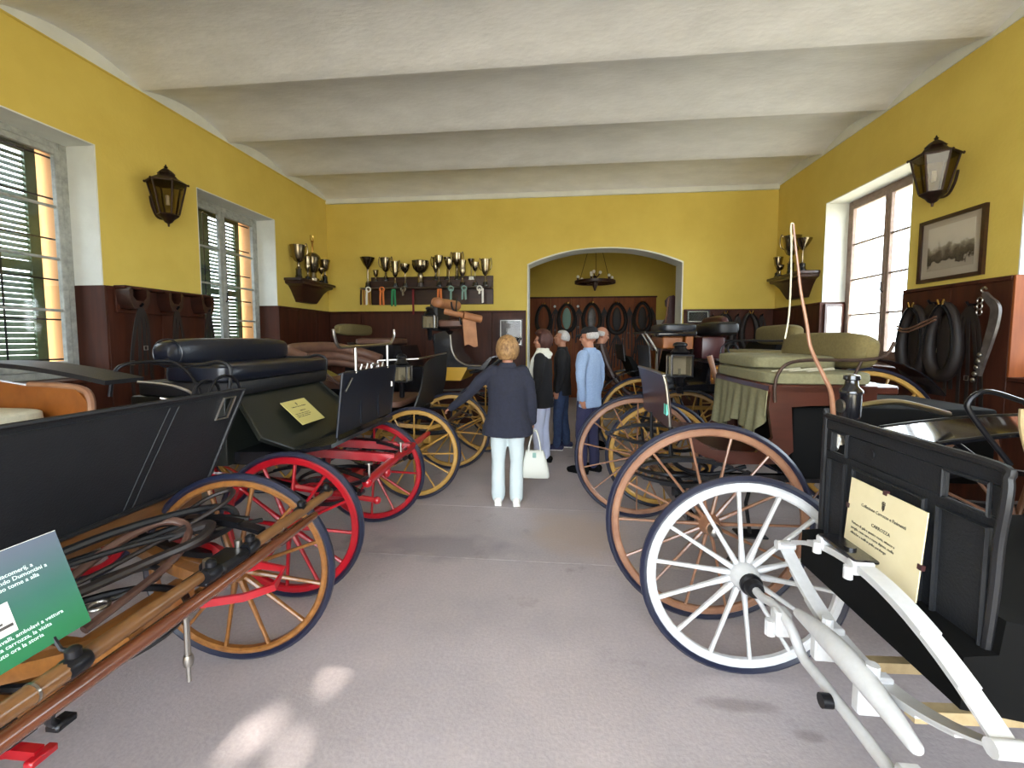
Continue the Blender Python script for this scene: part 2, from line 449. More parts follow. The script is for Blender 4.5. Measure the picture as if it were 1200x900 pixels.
def text(name, body, size, M, material, parent, ext=0.0006, align='LEFT'):
    c = bpy.data.curves.new('t', 'FONT'); c.body = body; c.size = size; c.extrude = ext; c.align_x = align
    c.resolution_u = 2
    o = bpy.data.objects.new('t', c); COL.objects.link(o)
    dg = bpy.context.evaluated_depsgraph_get()
    me = bpy.data.meshes.new_from_object(o.evaluated_get(dg))
    bpy.data.objects.remove(o)
    o0 = WLOC[parent.name]
    me.transform(Matrix.Translation(-o0) @ M)
    me.materials.clear(); me.materials.append(MATS[material]); me.name = name
    return link(name, me, o0, parent)
def arc(c, r, a0, a1, n, ax=(1, 0, 0), ay=(0, 0, 1)):
    c = V(c); ax = V(ax); ay = V(ay)
    return [c + ax * (r * math.cos(a0 + (a1 - a0) * i / n)) + ay * (r * math.sin(a0 + (a1 - a0) * i / n)) for i in range(n + 1)]
def curve_pts(pts, n=6):
    # Catmull-Rom through the points
    pts = [V(p) for p in pts]; out = []
    for i in range(len(pts) - 1):
        p0 = pts[max(i - 1, 0)]; p1 = pts[i]; p2 = pts[i + 1]; p3 = pts[min(i + 2, len(pts) - 1)]
        for k in range(n):
            t = k / n
            out.append(0.5 * ((2 * p1) + (p2 - p0) * t + (2 * p0 - 5 * p1 + 4 * p2 - p3) * t * t + (3 * p1 - p0 - 3 * p2 + p3) * t ** 3))
    out.append(pts[-1]); return out
# ================================================================ the room
XL, XR, YB, YF, ZC, ZW = -4.42, 3.72, 8.2, -1.0, 4.2, 2.12
AX0, AX1, AZ, AZT = -0.585, 2.17, 2.96, 3.235            # arch opening in the back wall
WT = 0.66                                                 # outer wall thickness

yard = struct('ground', MB().b2((-16, -18, -0.3), (16, 18, -0.2)), 'bark')
yard['label'] = 'earth yard around the building'
MATS['gravel'] = mat('gravel', rgb(190, 178, 156), 0.95, col2=rgb(160, 150, 130), scale=12, bump=0.3)
yard.data.materials[0] = MATS['gravel']

floor = struct('floor', MB().b2((XL, YF - 0.6, -0.2), (XR, 12.2, -0.05)), 'concrete')
for (y0, y1, cut) in ((YF - 0.6, 3.087, 1), (3.093, 4.082, 1), (4.088, 8.3, 1), (8.305, 12.2, 1)):
    MB().b2((XL, y0, -0.05), (XR, y1, 0.0)).build('slab', 'concrete', floor)

def wall_pieces(a0, a1, z0, z1, openings):
    # rectangles (a0, a1, z0, z1) around rectangular openings
    xs = sorted({a0, a1} | {o[0] for o in openings} | {o[1] for o in openings})
    out = []
    for i in range(len(xs) - 1):
        l, r = xs[i], xs[i + 1]; z = z0
        for o in sorted([o for o in openings if o[0] <= l + 1e-6 and o[1] >= r - 1e-6], key=lambda o: o[2]):
            if o[2] > z: out.append((l, r, z, o[2]))
            z = o[3]
        if z < z1: out.append((l, r, z, z1))
    return out

WINL = [(2.45, 3.93, 1.22, 3.45), (5.12, 6.63, 1.22, 3.45)]
WINR = [(2.55, 4.08, 1.28, 3.5), (5.24, 6.81, 1.28, 3.5)]
def side_wall(name, x, sg, openings):
    mb = MB()
    for a, b, c, d in wall_pieces(YF - 0.6, YB + 0.4, 0, ZC, openings): mb.b2((x, a, c), (x + sg * WT, b, d))
    return struct(name, mb, 'yellow_plaster')
wall_left = side_wall('wall_left', XL, -1, WINL)
wall_right = side_wall('wall_right', XR, 1, WINR)

mb = MB()
mb.b2((XL, YB, 0), (AX0, YB + 0.4, ZC)); mb.b2((AX1, YB, 0), (XR, YB + 0.4, ZC))
arcp = []
for i in range(25):
    t = i / 24; x = AX0 + (AX1 - AX0) * t
    k = abs(2 * t - 1)
    arcp.append((x, AZ + (AZT - AZ) * (1 - k ** 2.2)))
mb.prism([(AX0, ZC)] + arcp + [(AX1, ZC)], 0.4, lambda a, b, t: V(a, YB + t, b))
wall_back = struct('wall_back', mb, 'yellow_plaster')
# pale plaster edge that lines the arch
mb = MB()
path = [(AX0, 0)] + arcp + [(AX1, 0)]
prev = None
inner = []
cx = (AX0 + AX1) / 2
for (x, z) in path:
    inner.append((x + (0.022 if x < cx - 0.6 else -0.022 if x > cx + 0.6 else 0), z - (0.02 if z > 2 else 0)))
mb.prism(path + inner[::-1], 0.42, lambda a, b, t: V(a, YB - 0.01 + t, b))
struct('trim_1', mb, 'white_plaster')

# wall behind the camera with the open gateway
GX0, GX1, GZ = -2.1, 2.3, 3.5
mb = MB()
for a, b, c, d in wall_pieces(XL, XR, 0, ZC, [(GX0, GX1, 0, GZ)]): mb.b2((a, YF - 0.6, c), (b, YF, d))
struct('wall_front', mb, 'yellow_plaster')
portal('gateway_portal', ((GX0 + GX1) / 2, YF - 0.3, GZ / 2), (0, 1, 0), GX1 - GX0, GZ)

# vaulted ceiling: shallow barrel vaults between the joists
PITCHV = 1.25
def vault(y):
    k = ((YB - y) / PITCHV) % 1.0
    return ZC + 0.02 + 0.125 * (1 - (2 * k - 1) ** 2)
ys = []
y = YB
while y > YF - 0.7:
    for i in range(12): ys.append(y - PITCHV * i / 12 - (0.0005 if i == 0 else 0))
    ys.append(y - PITCHV + 0.0005)
    y -= PITCHV
mb = MB()
xs = [XL - 0.3, XL + (XR - XL) / 3, XL + 2 * (XR - XL) / 3, XR + 0.3]
n = len(ys); m = len(xs)
vs = [(x, yy, vault(yy)) for yy in ys for x in xs] + [(x, yy, ZC + 0.4) for yy in ys for x in xs]
fs = []
for i in range(n - 1):
    for j in range(m - 1):
        a = i * m + j; fs.append((a, a + 1, a + m + 1, a + m)); a += n * m; fs.append((a, a + m, a + m + 1, a + 1))
mb.add(vs, fs)
ceiling = struct('ceiling', mb, 'ceiling_plaster', angle=25)
roof = struct('roof', MB().b2((XL - WT, YF - 0.6, ZC + 0.41), (XR + WT, 12.7, ZC + 0.6)), 'white_plaster')

mb = MB()
mb.b2((XL - 0.3, YF - 0.6, ZC), (XL + 0.012, YB, ZC + 0.42)); struct('trim_2', mb, 'white_plaster')
mb = MB()
mb.b2((XR - 0.012, YF - 0.6, ZC), (XR + 0.3, YB, ZC + 0.42)); struct('trim_3', mb, 'white_plaster')
mb = MB()
mb.b2((XL, YB - 0.03, ZC - 0.06), (XR, YB + 0.01, ZC + 0.35), 0.01); struct('trim_4', mb, 'white_plaster')
mb = MB()
mb.tube([(XL + 0.012, YF, ZC - 0.005), (XL + 0.012, YB, ZC - 0.005)], 0.009, 6)
struct('trim_5', mb, 'yellow_plaster')

# wainscot: tall dark boards with a cap rail, one board at a time
def wains_side(name, x, sg, spans):
    cap = MB()
    for a, b, z in spans:
        if z > 2: cap.b2((x, a, z - 0.035), (x + sg * 0.045, b, z), 0.006)
    root = struct(name, cap, 'wainscot_wood')
    for a, b, z in spans:
        k = max(1, round((b - a) / 0.62))
        for i in range(k):
            y0 = a + (b - a) * i / k; y1 = a + (b - a) * (i + 1) / k
            MB().b2((x, y0 + 0.002, 0.0), (x + sg * 0.028, y1 - 0.002, z - (0.034 if z > 2 else 0.0)), 0.004).build('panel', 'wainscot_wood', root)
    return root
wains_side('trim_7', XL, 1, [(YF, 2.45, ZW), (2.45, 3.93, 1.2), (3.93, 5.12, ZW), (5.12, 6.63, 1.2), (6.63, YB, ZW)])
wains_side('trim_8', XR, -1, [(YF, 2.55, ZW), (2.55, 4.08, 1.26), (4.08, 5.24, ZW), (5.24, 6.81, 1.26), (6.81, YB, ZW)])
cap = MB()
cap.b2((XL + 0.03, YB - 0.045, ZW - 0.035), (AX0 - 0.02, YB, ZW), 0.006)
wb = struct('trim_9', cap, 'wainscot_wood')
MB().b2((AX1 + 0.02, YB - 0.045, ZW - 0.035), (XR - 0.03, YB, ZW), 0.006).build('cap_rail', 'wainscot_wood', wb)
for a, b in ((XL + 0.03, AX0 - 0.02), (AX1 + 0.02, XR - 0.03)):
    k = round((b - a) / 0.64)
    for i in range(k):
        MB().b2((a + (b - a) * i / k + 0.002, YB - 0.028, 0), (a + (b - a) * (i + 1) / k - 0.002, YB, ZW - 0.034), 0.004).build('panel', 'wainscot_wood', wb)

SLAT = {}
def window(num, x, sg, y0, y1, z0, z1, shutters, fm):
    X = lambda d: x + sg * d
    fr = MB(); w = 0.075
    d0, d1 = 0.30, 0.37
    fr.b2((X(d0), y0, z0), (X(d1), y0 + w, z1), 0.008); fr.b2((X(d0), y1 - w, z0), (X(d1), y1, z1), 0.008)
    fr.b2((X(d0), y0 + w, z1 - w), (X(d1), y1 - w, z1), 0.008); fr.b2((X(d0), y0 + w, z0), (X(d1), y1 - w, z0 + w), 0.008)
    root = struct('window_%d' % num, fr, fm)
    # inner reveal: white plaster above, panelled wood below the wainscot line
    rv = MB()
    rv.b2((X(0.0), y0, z1 - 0.012), (X(d0), y1, z1)); rv.b2((X(0), y1 - 0.012, ZW), (X(d0), y1, z1 - 0.012)); rv.b2((X(0), y0, ZW), (X(d0), y0 + 0.012, z1 - 0.012))
    rv.build('reveal', 'white_plaster', root)
    lw = MB()
    lw.b2((X(-0.03), y1 - 0.02, z0), (X(d0), y1, ZW), 0.003); lw.b2((X(-0.03), y0, z0), (X(d0), y0 + 0.02, ZW), 0.003)
    lw.build('reveal_panel', 'orange_wood' if num == 3 else 'wainscot_wood', root)  # near right window: light falling on the panel is put into a lighter wood
    sl = MB(); sl.b2((X(-0.05), y0 + 0.02, z0 - 0.03), (X(d0), y1 - 0.02, z0 + 0.004), 0.006); sl.build('sill', 'wainscot_wood', root)
    orv = MB()
    orv.b2((X(d1), y1 - 0.012, z0), (X(WT), y1, z1)); orv.b2((X(d1), y0, z0), (X(WT), y0 + 0.012, z1)); orv.b2((X(d1), y0, z1 - 0.012), (X(WT), y1, z1))
    orv.b2((X(d1), y0, z0), (X(WT), y1, z0 + 0.012))
    orv.build('outer_reveal', 'peach_wall' if shutters else 'white_plaster', root)
    # two casements, each of four panes
    ym = (y0 + y1) / 2; cw = 0.055
    for a, b in ((y0 + w, ym), (ym, y1 - w)):
        c = MB(); e0, e1 = 0.285, 0.335; zb, zt = z0 + w, z1 - w
        c.b2((X(e0), a + 0.003, zb), (X(e1), a + cw, zt), 0.005); c.b2((X(e0), b - cw, zb), (X(e1), b - 0.003, zt), 0.005)
        c.b2((X(e0), a + cw, zt - cw), (X(e1), b - cw, zt), 0.005); c.b2((X(e0), a + cw, zb), (X(e1), b - cw, zb + 0.09), 0.005)
        cs = c.build('casement', fm, root)
        n = 4; h0, h1 = zb + 0.09, zt - cw
        for i in range(n):
            p0 = h0 + (h1 - h0) * i / n; p1 = h0 + (h1 - h0) * (i + 1) / n
            MB().b2((X(0.308), a + cw - 0.003, p0 + 0.008), (X(0.311), b - cw + 0.003, p1 - 0.008)).build('pane', 'window_glass', cs)
            if i: MB().b2((X(0.295), a + cw, p0 - 0.012), (X(0.325), b - cw, p0 + 0.012), 0.004).build('muntin', fm, cs)
    h = MB(); h.tube([(X(0.275), ym, z0 + 0.9), (X(0.25), ym, z0 + 0.92), (X(0.25), ym, z0 + 1.03)], 0.008, 6); h.build('latch', 'black_iron', root)
    # wrought iron bars outside
    if shutters:
        for i in range(6):
            z = z0 + 0.18 + (z1 - z0 - 0.3) * i / 5
            MB().tube([(X(0.45), y0, z), (X(0.45), y1, z)], 0.009, 6).build('bar', 'black_iron', root)
        for k in range(3):
            yy = y0 + (y1 - y0) * (0.14 + 0.27 * k)
            MB().tube([(X(0.462), yy, z0), (X(0.462), yy, z1)], 0.008, 6).build('bar', 'black_iron', root)
        # louvred shutters, stopped short of the far jamb
        span = (y0 + 0.02, y1 - 0.08); mid = (span[0] + span[1]) / 2
        for a, b in ((span[0], mid - 0.01), (mid + 0.01, span[1])):
            s = MB(); q0, q1, sw = 0.55, 0.59, 0.09
            s.b2((X(q0), a, z0 + 0.02), (X(q1), a + sw, z1 - 0.02), 0.004); s.b2((X(q0), b - sw, z0 + 0.02), (X(q1), b, z1 - 0.02), 0.004)
            for zz in (z0 + 0.02, z0 + 1.02, z1 - 0.11): s.b2((X(q0), a + sw, zz), (X(q1), b - sw, zz + 0.09), 0.004)
            sh = s.build('shutter', 'shutter_green', root)
            L = b - a - 2 * sw
            key = round(L, 3)
            if (key, sg) not in SLAT: SLAT[key, sg] = MB().box((0, 0, 0), (0.055, L, 0.008), (0, sg * R(-50), 0)).mesh('slat', 'shutter_green')
            z = z0 + 0.15
            while z < z1 - 0.14:
                if not (z0 + 1.0 < z < z0 + 1.13):
                    link('slat', SLAT[key, sg], (X((q0 + q1) / 2), (a + b) / 2, z), sh)
                z += 0.052
    portal('window_portal', (X(0.42), ym, (z0 + z1) / 2), (-sg, 0, 0), y1 - y0, z1 - z0)
    return root
window(1, XL, -1, *WINL[0], True, 'frame_paint')
window(2, XL, -1, *WINL[1], True, 'frame_paint')
window(3, XR, 1, *WINR[0], False, 'frame_brown')
window(4, XR, 1, *WINR[1], False, 'frame_brown')

# ---------------------------------------------------------------- the room behind the arch
RX0, RX1, RY1 = -1.9, 3.72, 12.2
mb = MB(); mb.b2((RX0 - 0.3, YB + 0.4, 0), (RX0, RY1 + 0.3, ZC)); struct('wall_back_room_left', mb, 'yellow_plaster')
mb = MB()
BW = (9.75, 10.45, 1.7, 2.7)
for a, b, c, d in wall_pieces(YB + 0.4, RY1 + 0.3, 0, ZC, [BW]): mb.b2((RX1, a, c), (RX1 + 0.4, b, d))
struct('wall_back_room_right', mb, 'yellow_plaster')
portal('back_room_portal', (RX1 + 0.2, (BW[0] + BW[1]) / 2, (BW[2] + BW[3]) / 2), (-1, 0, 0), BW[1] - BW[0], BW[3] - BW[2])
mb = MB(); mb.b2((RX0, RY1, 0), (RX1, RY1 + 0.3, ZC)); struct('wall_back_room_end', mb, 'yellow_plaster')
mb = MB(); mb.b2((RX0 - 0.3, YB + 0.4, ZC), (RX1 + 0.4, RY1 + 0.3, ZC + 0.3)); struct('ceiling_back_room', mb, 'ceiling_plaster')
fr = MB(); fx0, fx1 = RX1 + 0.25, RX1 + 0.31
for a, b, c, d in ((BW[0], BW[0] + 0.08, BW[2], BW[3]), (BW[1] - 0.08, BW[1], BW[2], BW[3]), (BW[0], BW[1], BW[3] - 0.08, BW[3]), (BW[0], BW[1], BW[2], BW[2] + 0.08), (10.07, 10.13, BW[2], BW[3])):
    fr.b2((fx0, a, c), (fx1, b, d))
w5 = struct('window_5', fr, 'frame_paint')
for a, b in ((BW[0] + 0.08, 10.07), (10.13, BW[1] - 0.08)): MB().b2((fx0 + 0.03, a, BW[2] + 0.08), (fx0 + 0.033, b, BW[3] - 0.08)).build('pane', 'window_glass', w5)
# low white dado beside the board
mb = MB(); mb.b2((2.57, RY1 - 0.012, 0), (RX1, RY1, 2.1)); struct('trim_6', mb, 'white_plaster')

# unseen leafy crown added to block the sun, with gaps cut for floor spots
SPOTS = [((-1.05, 1.89), 0.05), ((-1.19, 1.61), 0.05), ((-1.25, 1.54), 0.05), ((-1.03, 1.53), 0.045)]
cc = V(0.1, 0.6, 1.2) - SUN_DIR * 15.0
dapple_tree = thing('dapple_tree', 'unseen leafy crown and trunk added behind the camera to block and dapple the sun', 'dapple_tree', (cc.x, cc.y, -0.2))
tr = MB(); tr.tube(curve_pts([(cc.x, cc.y, -0.2), (cc.x + 0.15, cc.y, 3), (cc.x - 0.1, cc.y + 0.1, 6), (cc.x, cc.y, cc.z)], 4), [0.45 - 0.02 * i for i in range(13)], 12)
tr.build('trunk', 'bark', dapple_tree)
from mathutils import noise
ax_s = (-SUN_DIR).normalized(); ax_u = V(0, 0, 1).cross(ax_s).normalized(); ax_v = ax_s.cross(ax_u)
gaps = [((V(x_, y_, 0) - cc).dot(ax_u), (V(x_, y_, 0) - cc).dot(ax_v), r_) for (x_, y_), r_ in SPOTS]
NU, NV, HU, HV = 190, 150, 4.6, 3.6
bm = bmesh.new(); grid = {}
def lens(u, v):
    rho = math.hypot(u / HU, v / HV); return max(0.0, 1 - rho * rho)
for side in (1, -1):
    for i in range(NU + 1):
        for j in range(NV + 1):
            u = -HU + 2 * HU * i / NU; v = -HV + 2 * HV * j / NV
            h = side * (2.4 * math.sqrt(lens(u, v)) + 0.25 * noise.noise(V(u * 1.7, v * 1.7, side)) + 0.08 * noise.noise(V(u * 6, v * 6, side)))
            for gu, gv, gr in gaps:                        # the rim of each gap in the leaves is round
                d = math.hypot(u - gu, v - gv)
                if gr - 0.03 < d < gr + 0.032: k = gr / max(d, 1e-4); u = gu + (u - gu) * k; v = gv + (v - gv) * k
            grid[side, i, j] = bm.verts.new(ax_u * u + ax_v * v + ax_s * h)
    for i in range(NU):
        for j in range(NV):
            u = -HU + 2 * HU * (i + .5) / NU; v = -HV + 2 * HV * (j + .5) / NV
            if lens(u, v) <= 0 or any(math.hypot(u - gu, v - gv) < gr for gu, gv, gr in gaps): continue
            bm.faces.new([grid[side, i, j], grid[side, i + 1, j], grid[side, i + 1, j + 1], grid[side, i, j + 1]])
bmesh.ops.delete(bm, geom=[v for v in bm.verts if not v.link_faces], context='VERTS')
me = bpy.data.meshes.new('crown'); bm.to_mesh(me); bm.free(); me.materials.append(MATS['foliage'])
link('crown', me, cc, dapple_tree)
# ================================================================ carriages
WHEEL = {}
def wheel(parent, x, y, dia, paint, hubm='black_iron', spokes=12, side=1, rz=0.0, rimw=0.036, sp=0.017, capm='black_iron', rot=0.0, rimh=0.042):
    """wheel in the XZ plane: 'wheel' is the wooden rim; tyre, hub, hub cap and each spoke are its pieces. side = outer face (+1 = +Y)."""
    key = (round(dia, 3), paint, hubm, rimw, sp, capm, side, rimh)
    r = dia / 2
    if key not in WHEEL:
        ro, ri = r - 0.032, r - 0.032 - rimh
        N = 56
        circ = lambda rad: [V(rad * math.cos(2 * math.pi * i / N), 0, rad * math.sin(2 * math.pi * i / N)) for i in range(N)]
        def ring(r0, r1, w, bev):
            mb = MB()
            prof = [(r0, -w / 2 + bev), (r0 + bev, -w / 2), (r1 - bev, -w / 2), (r1, -w / 2 + bev), (r1, w / 2 - bev), (r1 - bev, w / 2), (r0 + bev, w / 2), (r0, w / 2 - bev)]
            vs = []; fs = []; k = len(prof)
            for i in range(N):
                a = 2 * math.pi * i / N
                for (q, yy) in prof: vs.append(V(q * math.cos(a), yy, q * math.sin(a)))
            for i in range(N):
                for j in range(k): fs.append((i * k + j, i * k + (j + 1) % k, ((i + 1) % N) * k + (j + 1) % k, ((i + 1) % N) * k + j))
            return mb.add(vs, fs)
        rim = ring(ri, ro, rimw, 0.008).mesh('wheel', paint)
        tyre = ring(ro - 0.001, r, rimw + 0.008, 0.014).mesh('tyre', 'rubber')
        Mx = Matrix.Rotation(R(-90 * side), 4, 'X')
        hub = MB().lathe([(0.0, -0.085), (0.04, -0.085), (0.048, -0.06), (0.062, -0.03), (0.066, 0), (0.06, 0.03), (0.046, 0.055), (0.04, 0.09), (0.0, 0.09)], 20, Mx).mesh('hub', hubm)
        cap = MB().lathe([(0.0, 0.085), (0.034, 0.085), (0.036, 0.115), (0.03, 0.125), (0.03, 0.145), (0.022, 0.152), (0.0, 0.153)], 18, Mx)
        band = MB().lathe([(0.0, -0.13), (0.035, -0.13), (0.04, -0.115), (0.04, -0.095), (0.05, -0.085), (0.05, -0.07), (0, -0.07)], 18, Mx)
        cap = cap.mesh('hub_cap', capm); band = band.mesh('hub_band', capm)
        d0 = 0.018 * side
        spk = MB(); pts = []; rr = []
        for t, q in ((0.0, 1.05), (0.12, 1.1), (0.3, 0.85), (0.8, 0.68), (1.0, 0.8)):
            pts.append(V(0.05 + (ri + 0.006 - 0.05) * t, d0 * (1 - t), 0)); rr.append(sp * q)
        spk.tube(pts, rr, 8, flat=0.8)
        spk = spk.mesh('spoke', paint)
        WHEEL[key] = (rim, tyre, hub, cap, band, spk)
    rim, tyre, hub, cap, band, spk = WHEEL[key]
    w = link('wheel', rim, (x, y, r), parent)
    w.rotation_euler = (0, 0, rz)
    for nm, me in (('tyre', tyre), ('hub', hub), ('hub_cap', cap), ('hub_band', band)): link(nm, me, (x, y, r), w)
    for i in range(spokes):
        s = link('spoke', spk, (x, y, r), w); s.rotation_euler = (0, rot + 2 * math.pi * i / spokes, 0)
    return w

def leaf_spring(mb, a, b, sag, w=0.045, th=0.009, both=True, leaves=3):
    a = V(a); b = V(b); n = 14
    for sgn in ((1, -1) if both else (1,)):
        for k in range(leaves):
            s0 = k * 0.14
            pts = []
            for i in range(n + 1):
                t = s0 + (1 - 2 * s0) * i / n
                pts.append(a.lerp(b, t) + V(0, 0, sgn * (sag * (1 - (2 * t - 1) ** 2) + k * th)))
            mb.sweep(pts, [(-w / 2, -th / 2), (w / 2, -th / 2), (w / 2, th / 2), (-w / 2, th / 2)])
    for p in (a, b): mb.tube([p + (b - a).normalized().cross(V(0, 0, 1)) * s for s in (-w * .6, w * .6)], 0.016, 8)
    return mb

def running_gear(root, xf, xr, y0, y1, zf, zr, paint, front=-1, springs=True, ironm='black_iron'):
    """front and rear axle, side springs and perch; front = sign of the travel direction in X"""
    a = MB(); a.beam((xf, y0 + 0.06, zf), (xf, y1 - 0.06, zf), 0.045, 0.05); a.build('front_axle', paint, root)
    a = MB(); a.beam((xr, y0 + 0.06, zr), (xr, y1 - 0.06, zr), 0.045, 0.05); a.build('rear_axle', paint, root)
    yc = (y0 + y1) / 2
    a = MB(); a.beam((xf, yc, (zf + 0.05)), (xr, yc, zr + 0.03), 0.05, 0.05); a.build('perch', paint, root)
    a = MB(); a.add(*ring_geo((xf - front * 0.02, yc, zf + 0.13), 0.26, 0.014)); a.build('turntable', ironm, root)
    a = MB(); a.box((xf, yc, zf + 0.075), (0.09, (y1 - y0) * 0.55, 0.09), None, 0.01); a.build('bolster', paint, root)
    if springs:
        for y in (y0 + 0.16, y1 - 0.16):
            s = MB(); leaf_spring(s, (xr - 0.42, y, zr + 0.16), (xr + 0.42, y, zr + 0.16), 0.09); s.build('spring', ironm, root)
            s = MB(); leaf_spring(s, (xf - 0.36, y, zf + 0.24), (xf + 0.36, y, zf + 0.24), 0.07); s.build('spring', ironm, root)

def ring_geo(c, r, t, n=32, k=8, M=None):
    mb = MB(); c = V(c)
    mb.tube([c + V(r * math.cos(2 * math.pi * i / n), r * math.sin(2 * math.pi * i / n), 0) for i in range(n)], t, k, closed=True)
    return mb.v, mb.f

def cushion(mb, c, d, e=0.35):
    return mb.ell(c, (d[0] / 2, d[1] / 2, d[2] / 2), 28, 14, e)
def roll_y(mb, x, z, y0, y1, rx, rz_, e=0.55, tilt=0.0):
    # padded back rest along Y with rounded ends
    M = Matrix.Rotation(tilt, 4, 'Y')
    return mb.ell((x, (y0 + y1) / 2, z), (rx, (y1 - y0) / 2, rz_), 28, 16, e, M)
def lamp(root, root_loc, label, body='black_iron', rim='nickel', face=(-1, 0), s=1.0, arm=None):
    """carriage lamp: square body with glass, chimney cap, candle tube; face = direction of its glass"""
    x, y, z = root_loc
    b = MB(); h = 0.075 * s
    for sx_ in (-1, 1):
        for sy_ in (-1, 1): b.b2((x + sx_ * h - 0.006, y + sy_ * h - 0.006, z - h), (x + sx_ * h + 0.006, y + sy_ * h + 0.006, z + h))
    b.b2((x - h - .008, y - h - .008, z - h - 0.012), (x + h + .008, y + h + .008, z - h)); b.b2((x - h - .008, y - h - .008, z + h), (x + h + .008, y + h + .008, z + h + 0.012))
    b.b2((x - face[0] * h - .006, y - h, z - h), (x - face[0] * h + .006, y + h, z + h))
    t = b.build('carriage_lamp', body, root); t['label'] = label
    g = MB()
    g.b2((x + face[0] * h - .002, y - h + .004, z - h), (x + face[0] * h + .002, y + h - .004, z + h))
    g.build('glass', 'lantern_glass', t)
    g = MB(); g.b2((x - h + .004, y - h - .002, z - h), (x + h - .004, y - h + .002, z + h)); g.build('glass', 'lantern_glass', t)
    g = MB(); g.b2((x - face[0] * (h - .012) - .003, y - h + .008, z - h), (x - face[0] * (h - .012) + .003, y + h - .008, z + h)); g.b2((x - h + .01, y + h - .012, z - h), (x + h - .01, y + h - .006, z + h)); g.build('brightener_plate', 'white_card', t)  # white plates added inside the lamp so its glass looks brighter
    c = MB(); c.lathe([(0, h + .012), (0.06 * s, h + .012), (0.075 * s, h + .03), (0.05 * s, h + .06), (0.04 * s, h + .085), (0.055 * s, h + .095), (0.05 * s, h + .115), (0.03 * s, h + .13), (0, h + .13)], 18, c=(x, y, z)); c.build('chimney', body, t)
    c = MB(); c.lathe([(0, -h - .012), (0.05 * s, -h - .012), (0.03 * s, -h - .04), (0.026 * s, -h - .16), (0.018 * s, -h - .18), (0, -h - .18)], 14, c=(x, y, z)); c.build('candle_tube', body, t)
    c = MB(); c.lathe([(0, -h), (0.012, -h), (0.012, -h + .06), (0, -h + .06)], 10, c=(x, y, z)); c.build('candle', 'white_paint', t)
    r = MB()
    pts = [(x + face[0] * (h + .006), y + a * h, z + b_ * h) for a, b_ in ((-1, -1), (1, -1), (1, 1), (-1, 1))]
    r.tube(pts, 0.008, 6, closed=True); r.build('bezel', rim, t)
    if arm: 
        r = MB(); r.tube(curve_pts(arm, 5), 0.011, 8); r.build('lamp_arm', body, t)
    return t

# ---------------------------------------------------------------- white-wheeled phaeton (right, nearest)
r1 = thing('carriage', 'black panelled carriage with white wheels and white elliptic front spring', 'carriage', (1.6, 1.4, 0))
WX, WY, WD = 0.878, 2.13, 0.965
wheel(r1, WX, WY, WD, 'white_paint', 'white_paint', 14, 1, 0, 0.036, 0.017, 'black_iron', rot=0.13)
wheel(r1, WX, 0.50, WD, 'white_paint', 'white_paint', 14, -1)
wheel(r1, 2.55, WY, 1.14, 'white_paint', 'white_paint', 14, 1)
wheel(r1, 2.55, 0.50, 1.14, 'white_paint', 'white_paint', 14, -1)
zf = WD / 2
a = MB(); a.tube(curve_pts([(WX, 2.09, zf), (WX, 1.95, zf + 0.005), (WX, 1.85, zf + 0.035), (WX, 1.72, zf + 0.035), (WX, 1.62, zf - 0.02), (WX, 1.5, zf - 0.02), (WX, 1.1, zf - 0.02), (WX, 0.9, zf - 0.02), (WX, 0.75, zf + 0.03), (WX, 0.54, zf)], 4), 0.018, 10)
a.build('front_axle', 'white_paint', r1)
a = MB(); a.beam((2.55, 0.55, 0.57), (2.55, 2.08, 0.57), 0.045, 0.05); a.build('rear_axle', 'white_paint', r1)
# axle bed: fat tapered timber over the axle
a = MB()
bp2 = [V(0.89, 1.68 - 0.54 * i / 14, 0.585 + 0.03 * math.sin(math.pi * i / 14)) for i in range(15)]
a.limb(bp2, [0.018 + 0.018 * math.sin(math.pi * i / 14) for i in range(15)], 12)
a.build('axle_bed', 'white_paint', r1)
SX = 0.95
def spr_leaf(s, sag, y0=1.92, y1=0.985, z=0.735, w=0.05, th=0.008, s0=0.0, off=0.0):
    pts = []
    for i in range(19):
        t = s0 + (1 - 2 * s0) * i / 18
        pts.append(V(SX, y0 + (y1 - y0) * t, z + sag * (1 - abs(2 * t - 1) ** 2.0) + off))
    s.sweep(pts, [(-w / 2, -th / 2), (w / 2, -th / 2), (w / 2, th / 2), (-w / 2, th / 2)])
s = MB(); spr_leaf(s, 0.145); spr_leaf(s, 0.145, s0=0.1, off=0.007); spr_leaf(s, 0.145, s0=0.22, off=0.014)
for y in (1.92, 0.985): s.tube([(SX - 0.035, y, 0.735), (SX + 0.035, y, 0.735)], 0.02, 10)
spring_up = s.build('spring', 'white_paint', r1); spring_up['label'] = 'upper white leaf pack of the elliptic spring'
s = MB(); spr_leaf(s, -0.145); spr_leaf(s, -0.145, s0=0.1, off=-0.007); spr_leaf(s, -0.145, s0=0.22, off=-0.014)
spring_lo = s.build('spring', 'white_paint', r1); spring_lo['label'] = 'lower white leaf pack of the elliptic spring'
for y, z0_, z1_ in ((1.56, 0.50, 0.62), (1.34, 0.50, 0.62)):
    c = MB(); c.b2((SX - 0.075, y - 0.018, z0_), (SX + 0.02, y + 0.018, z1_), 0.006); c.tube([(SX - 0.03, y, z1_ - 0.01), (SX - 0.03, y, z1_ + 0.03)], 0.018, 8); c.build('spring_clip', 'white_paint', r1)
for y in (1.63, 1.46):
    c = MB(); c.b2((SX - 0.032, y - 0.02, 0.862), (SX + 0.032, y + 0.02, 0.905), 0.005); c.tube([(SX - 0.036, y, 0.845), (SX - 0.036, y, 0.885)], 0.014, 10); c.build('spring_clip', 'white_paint', r1)
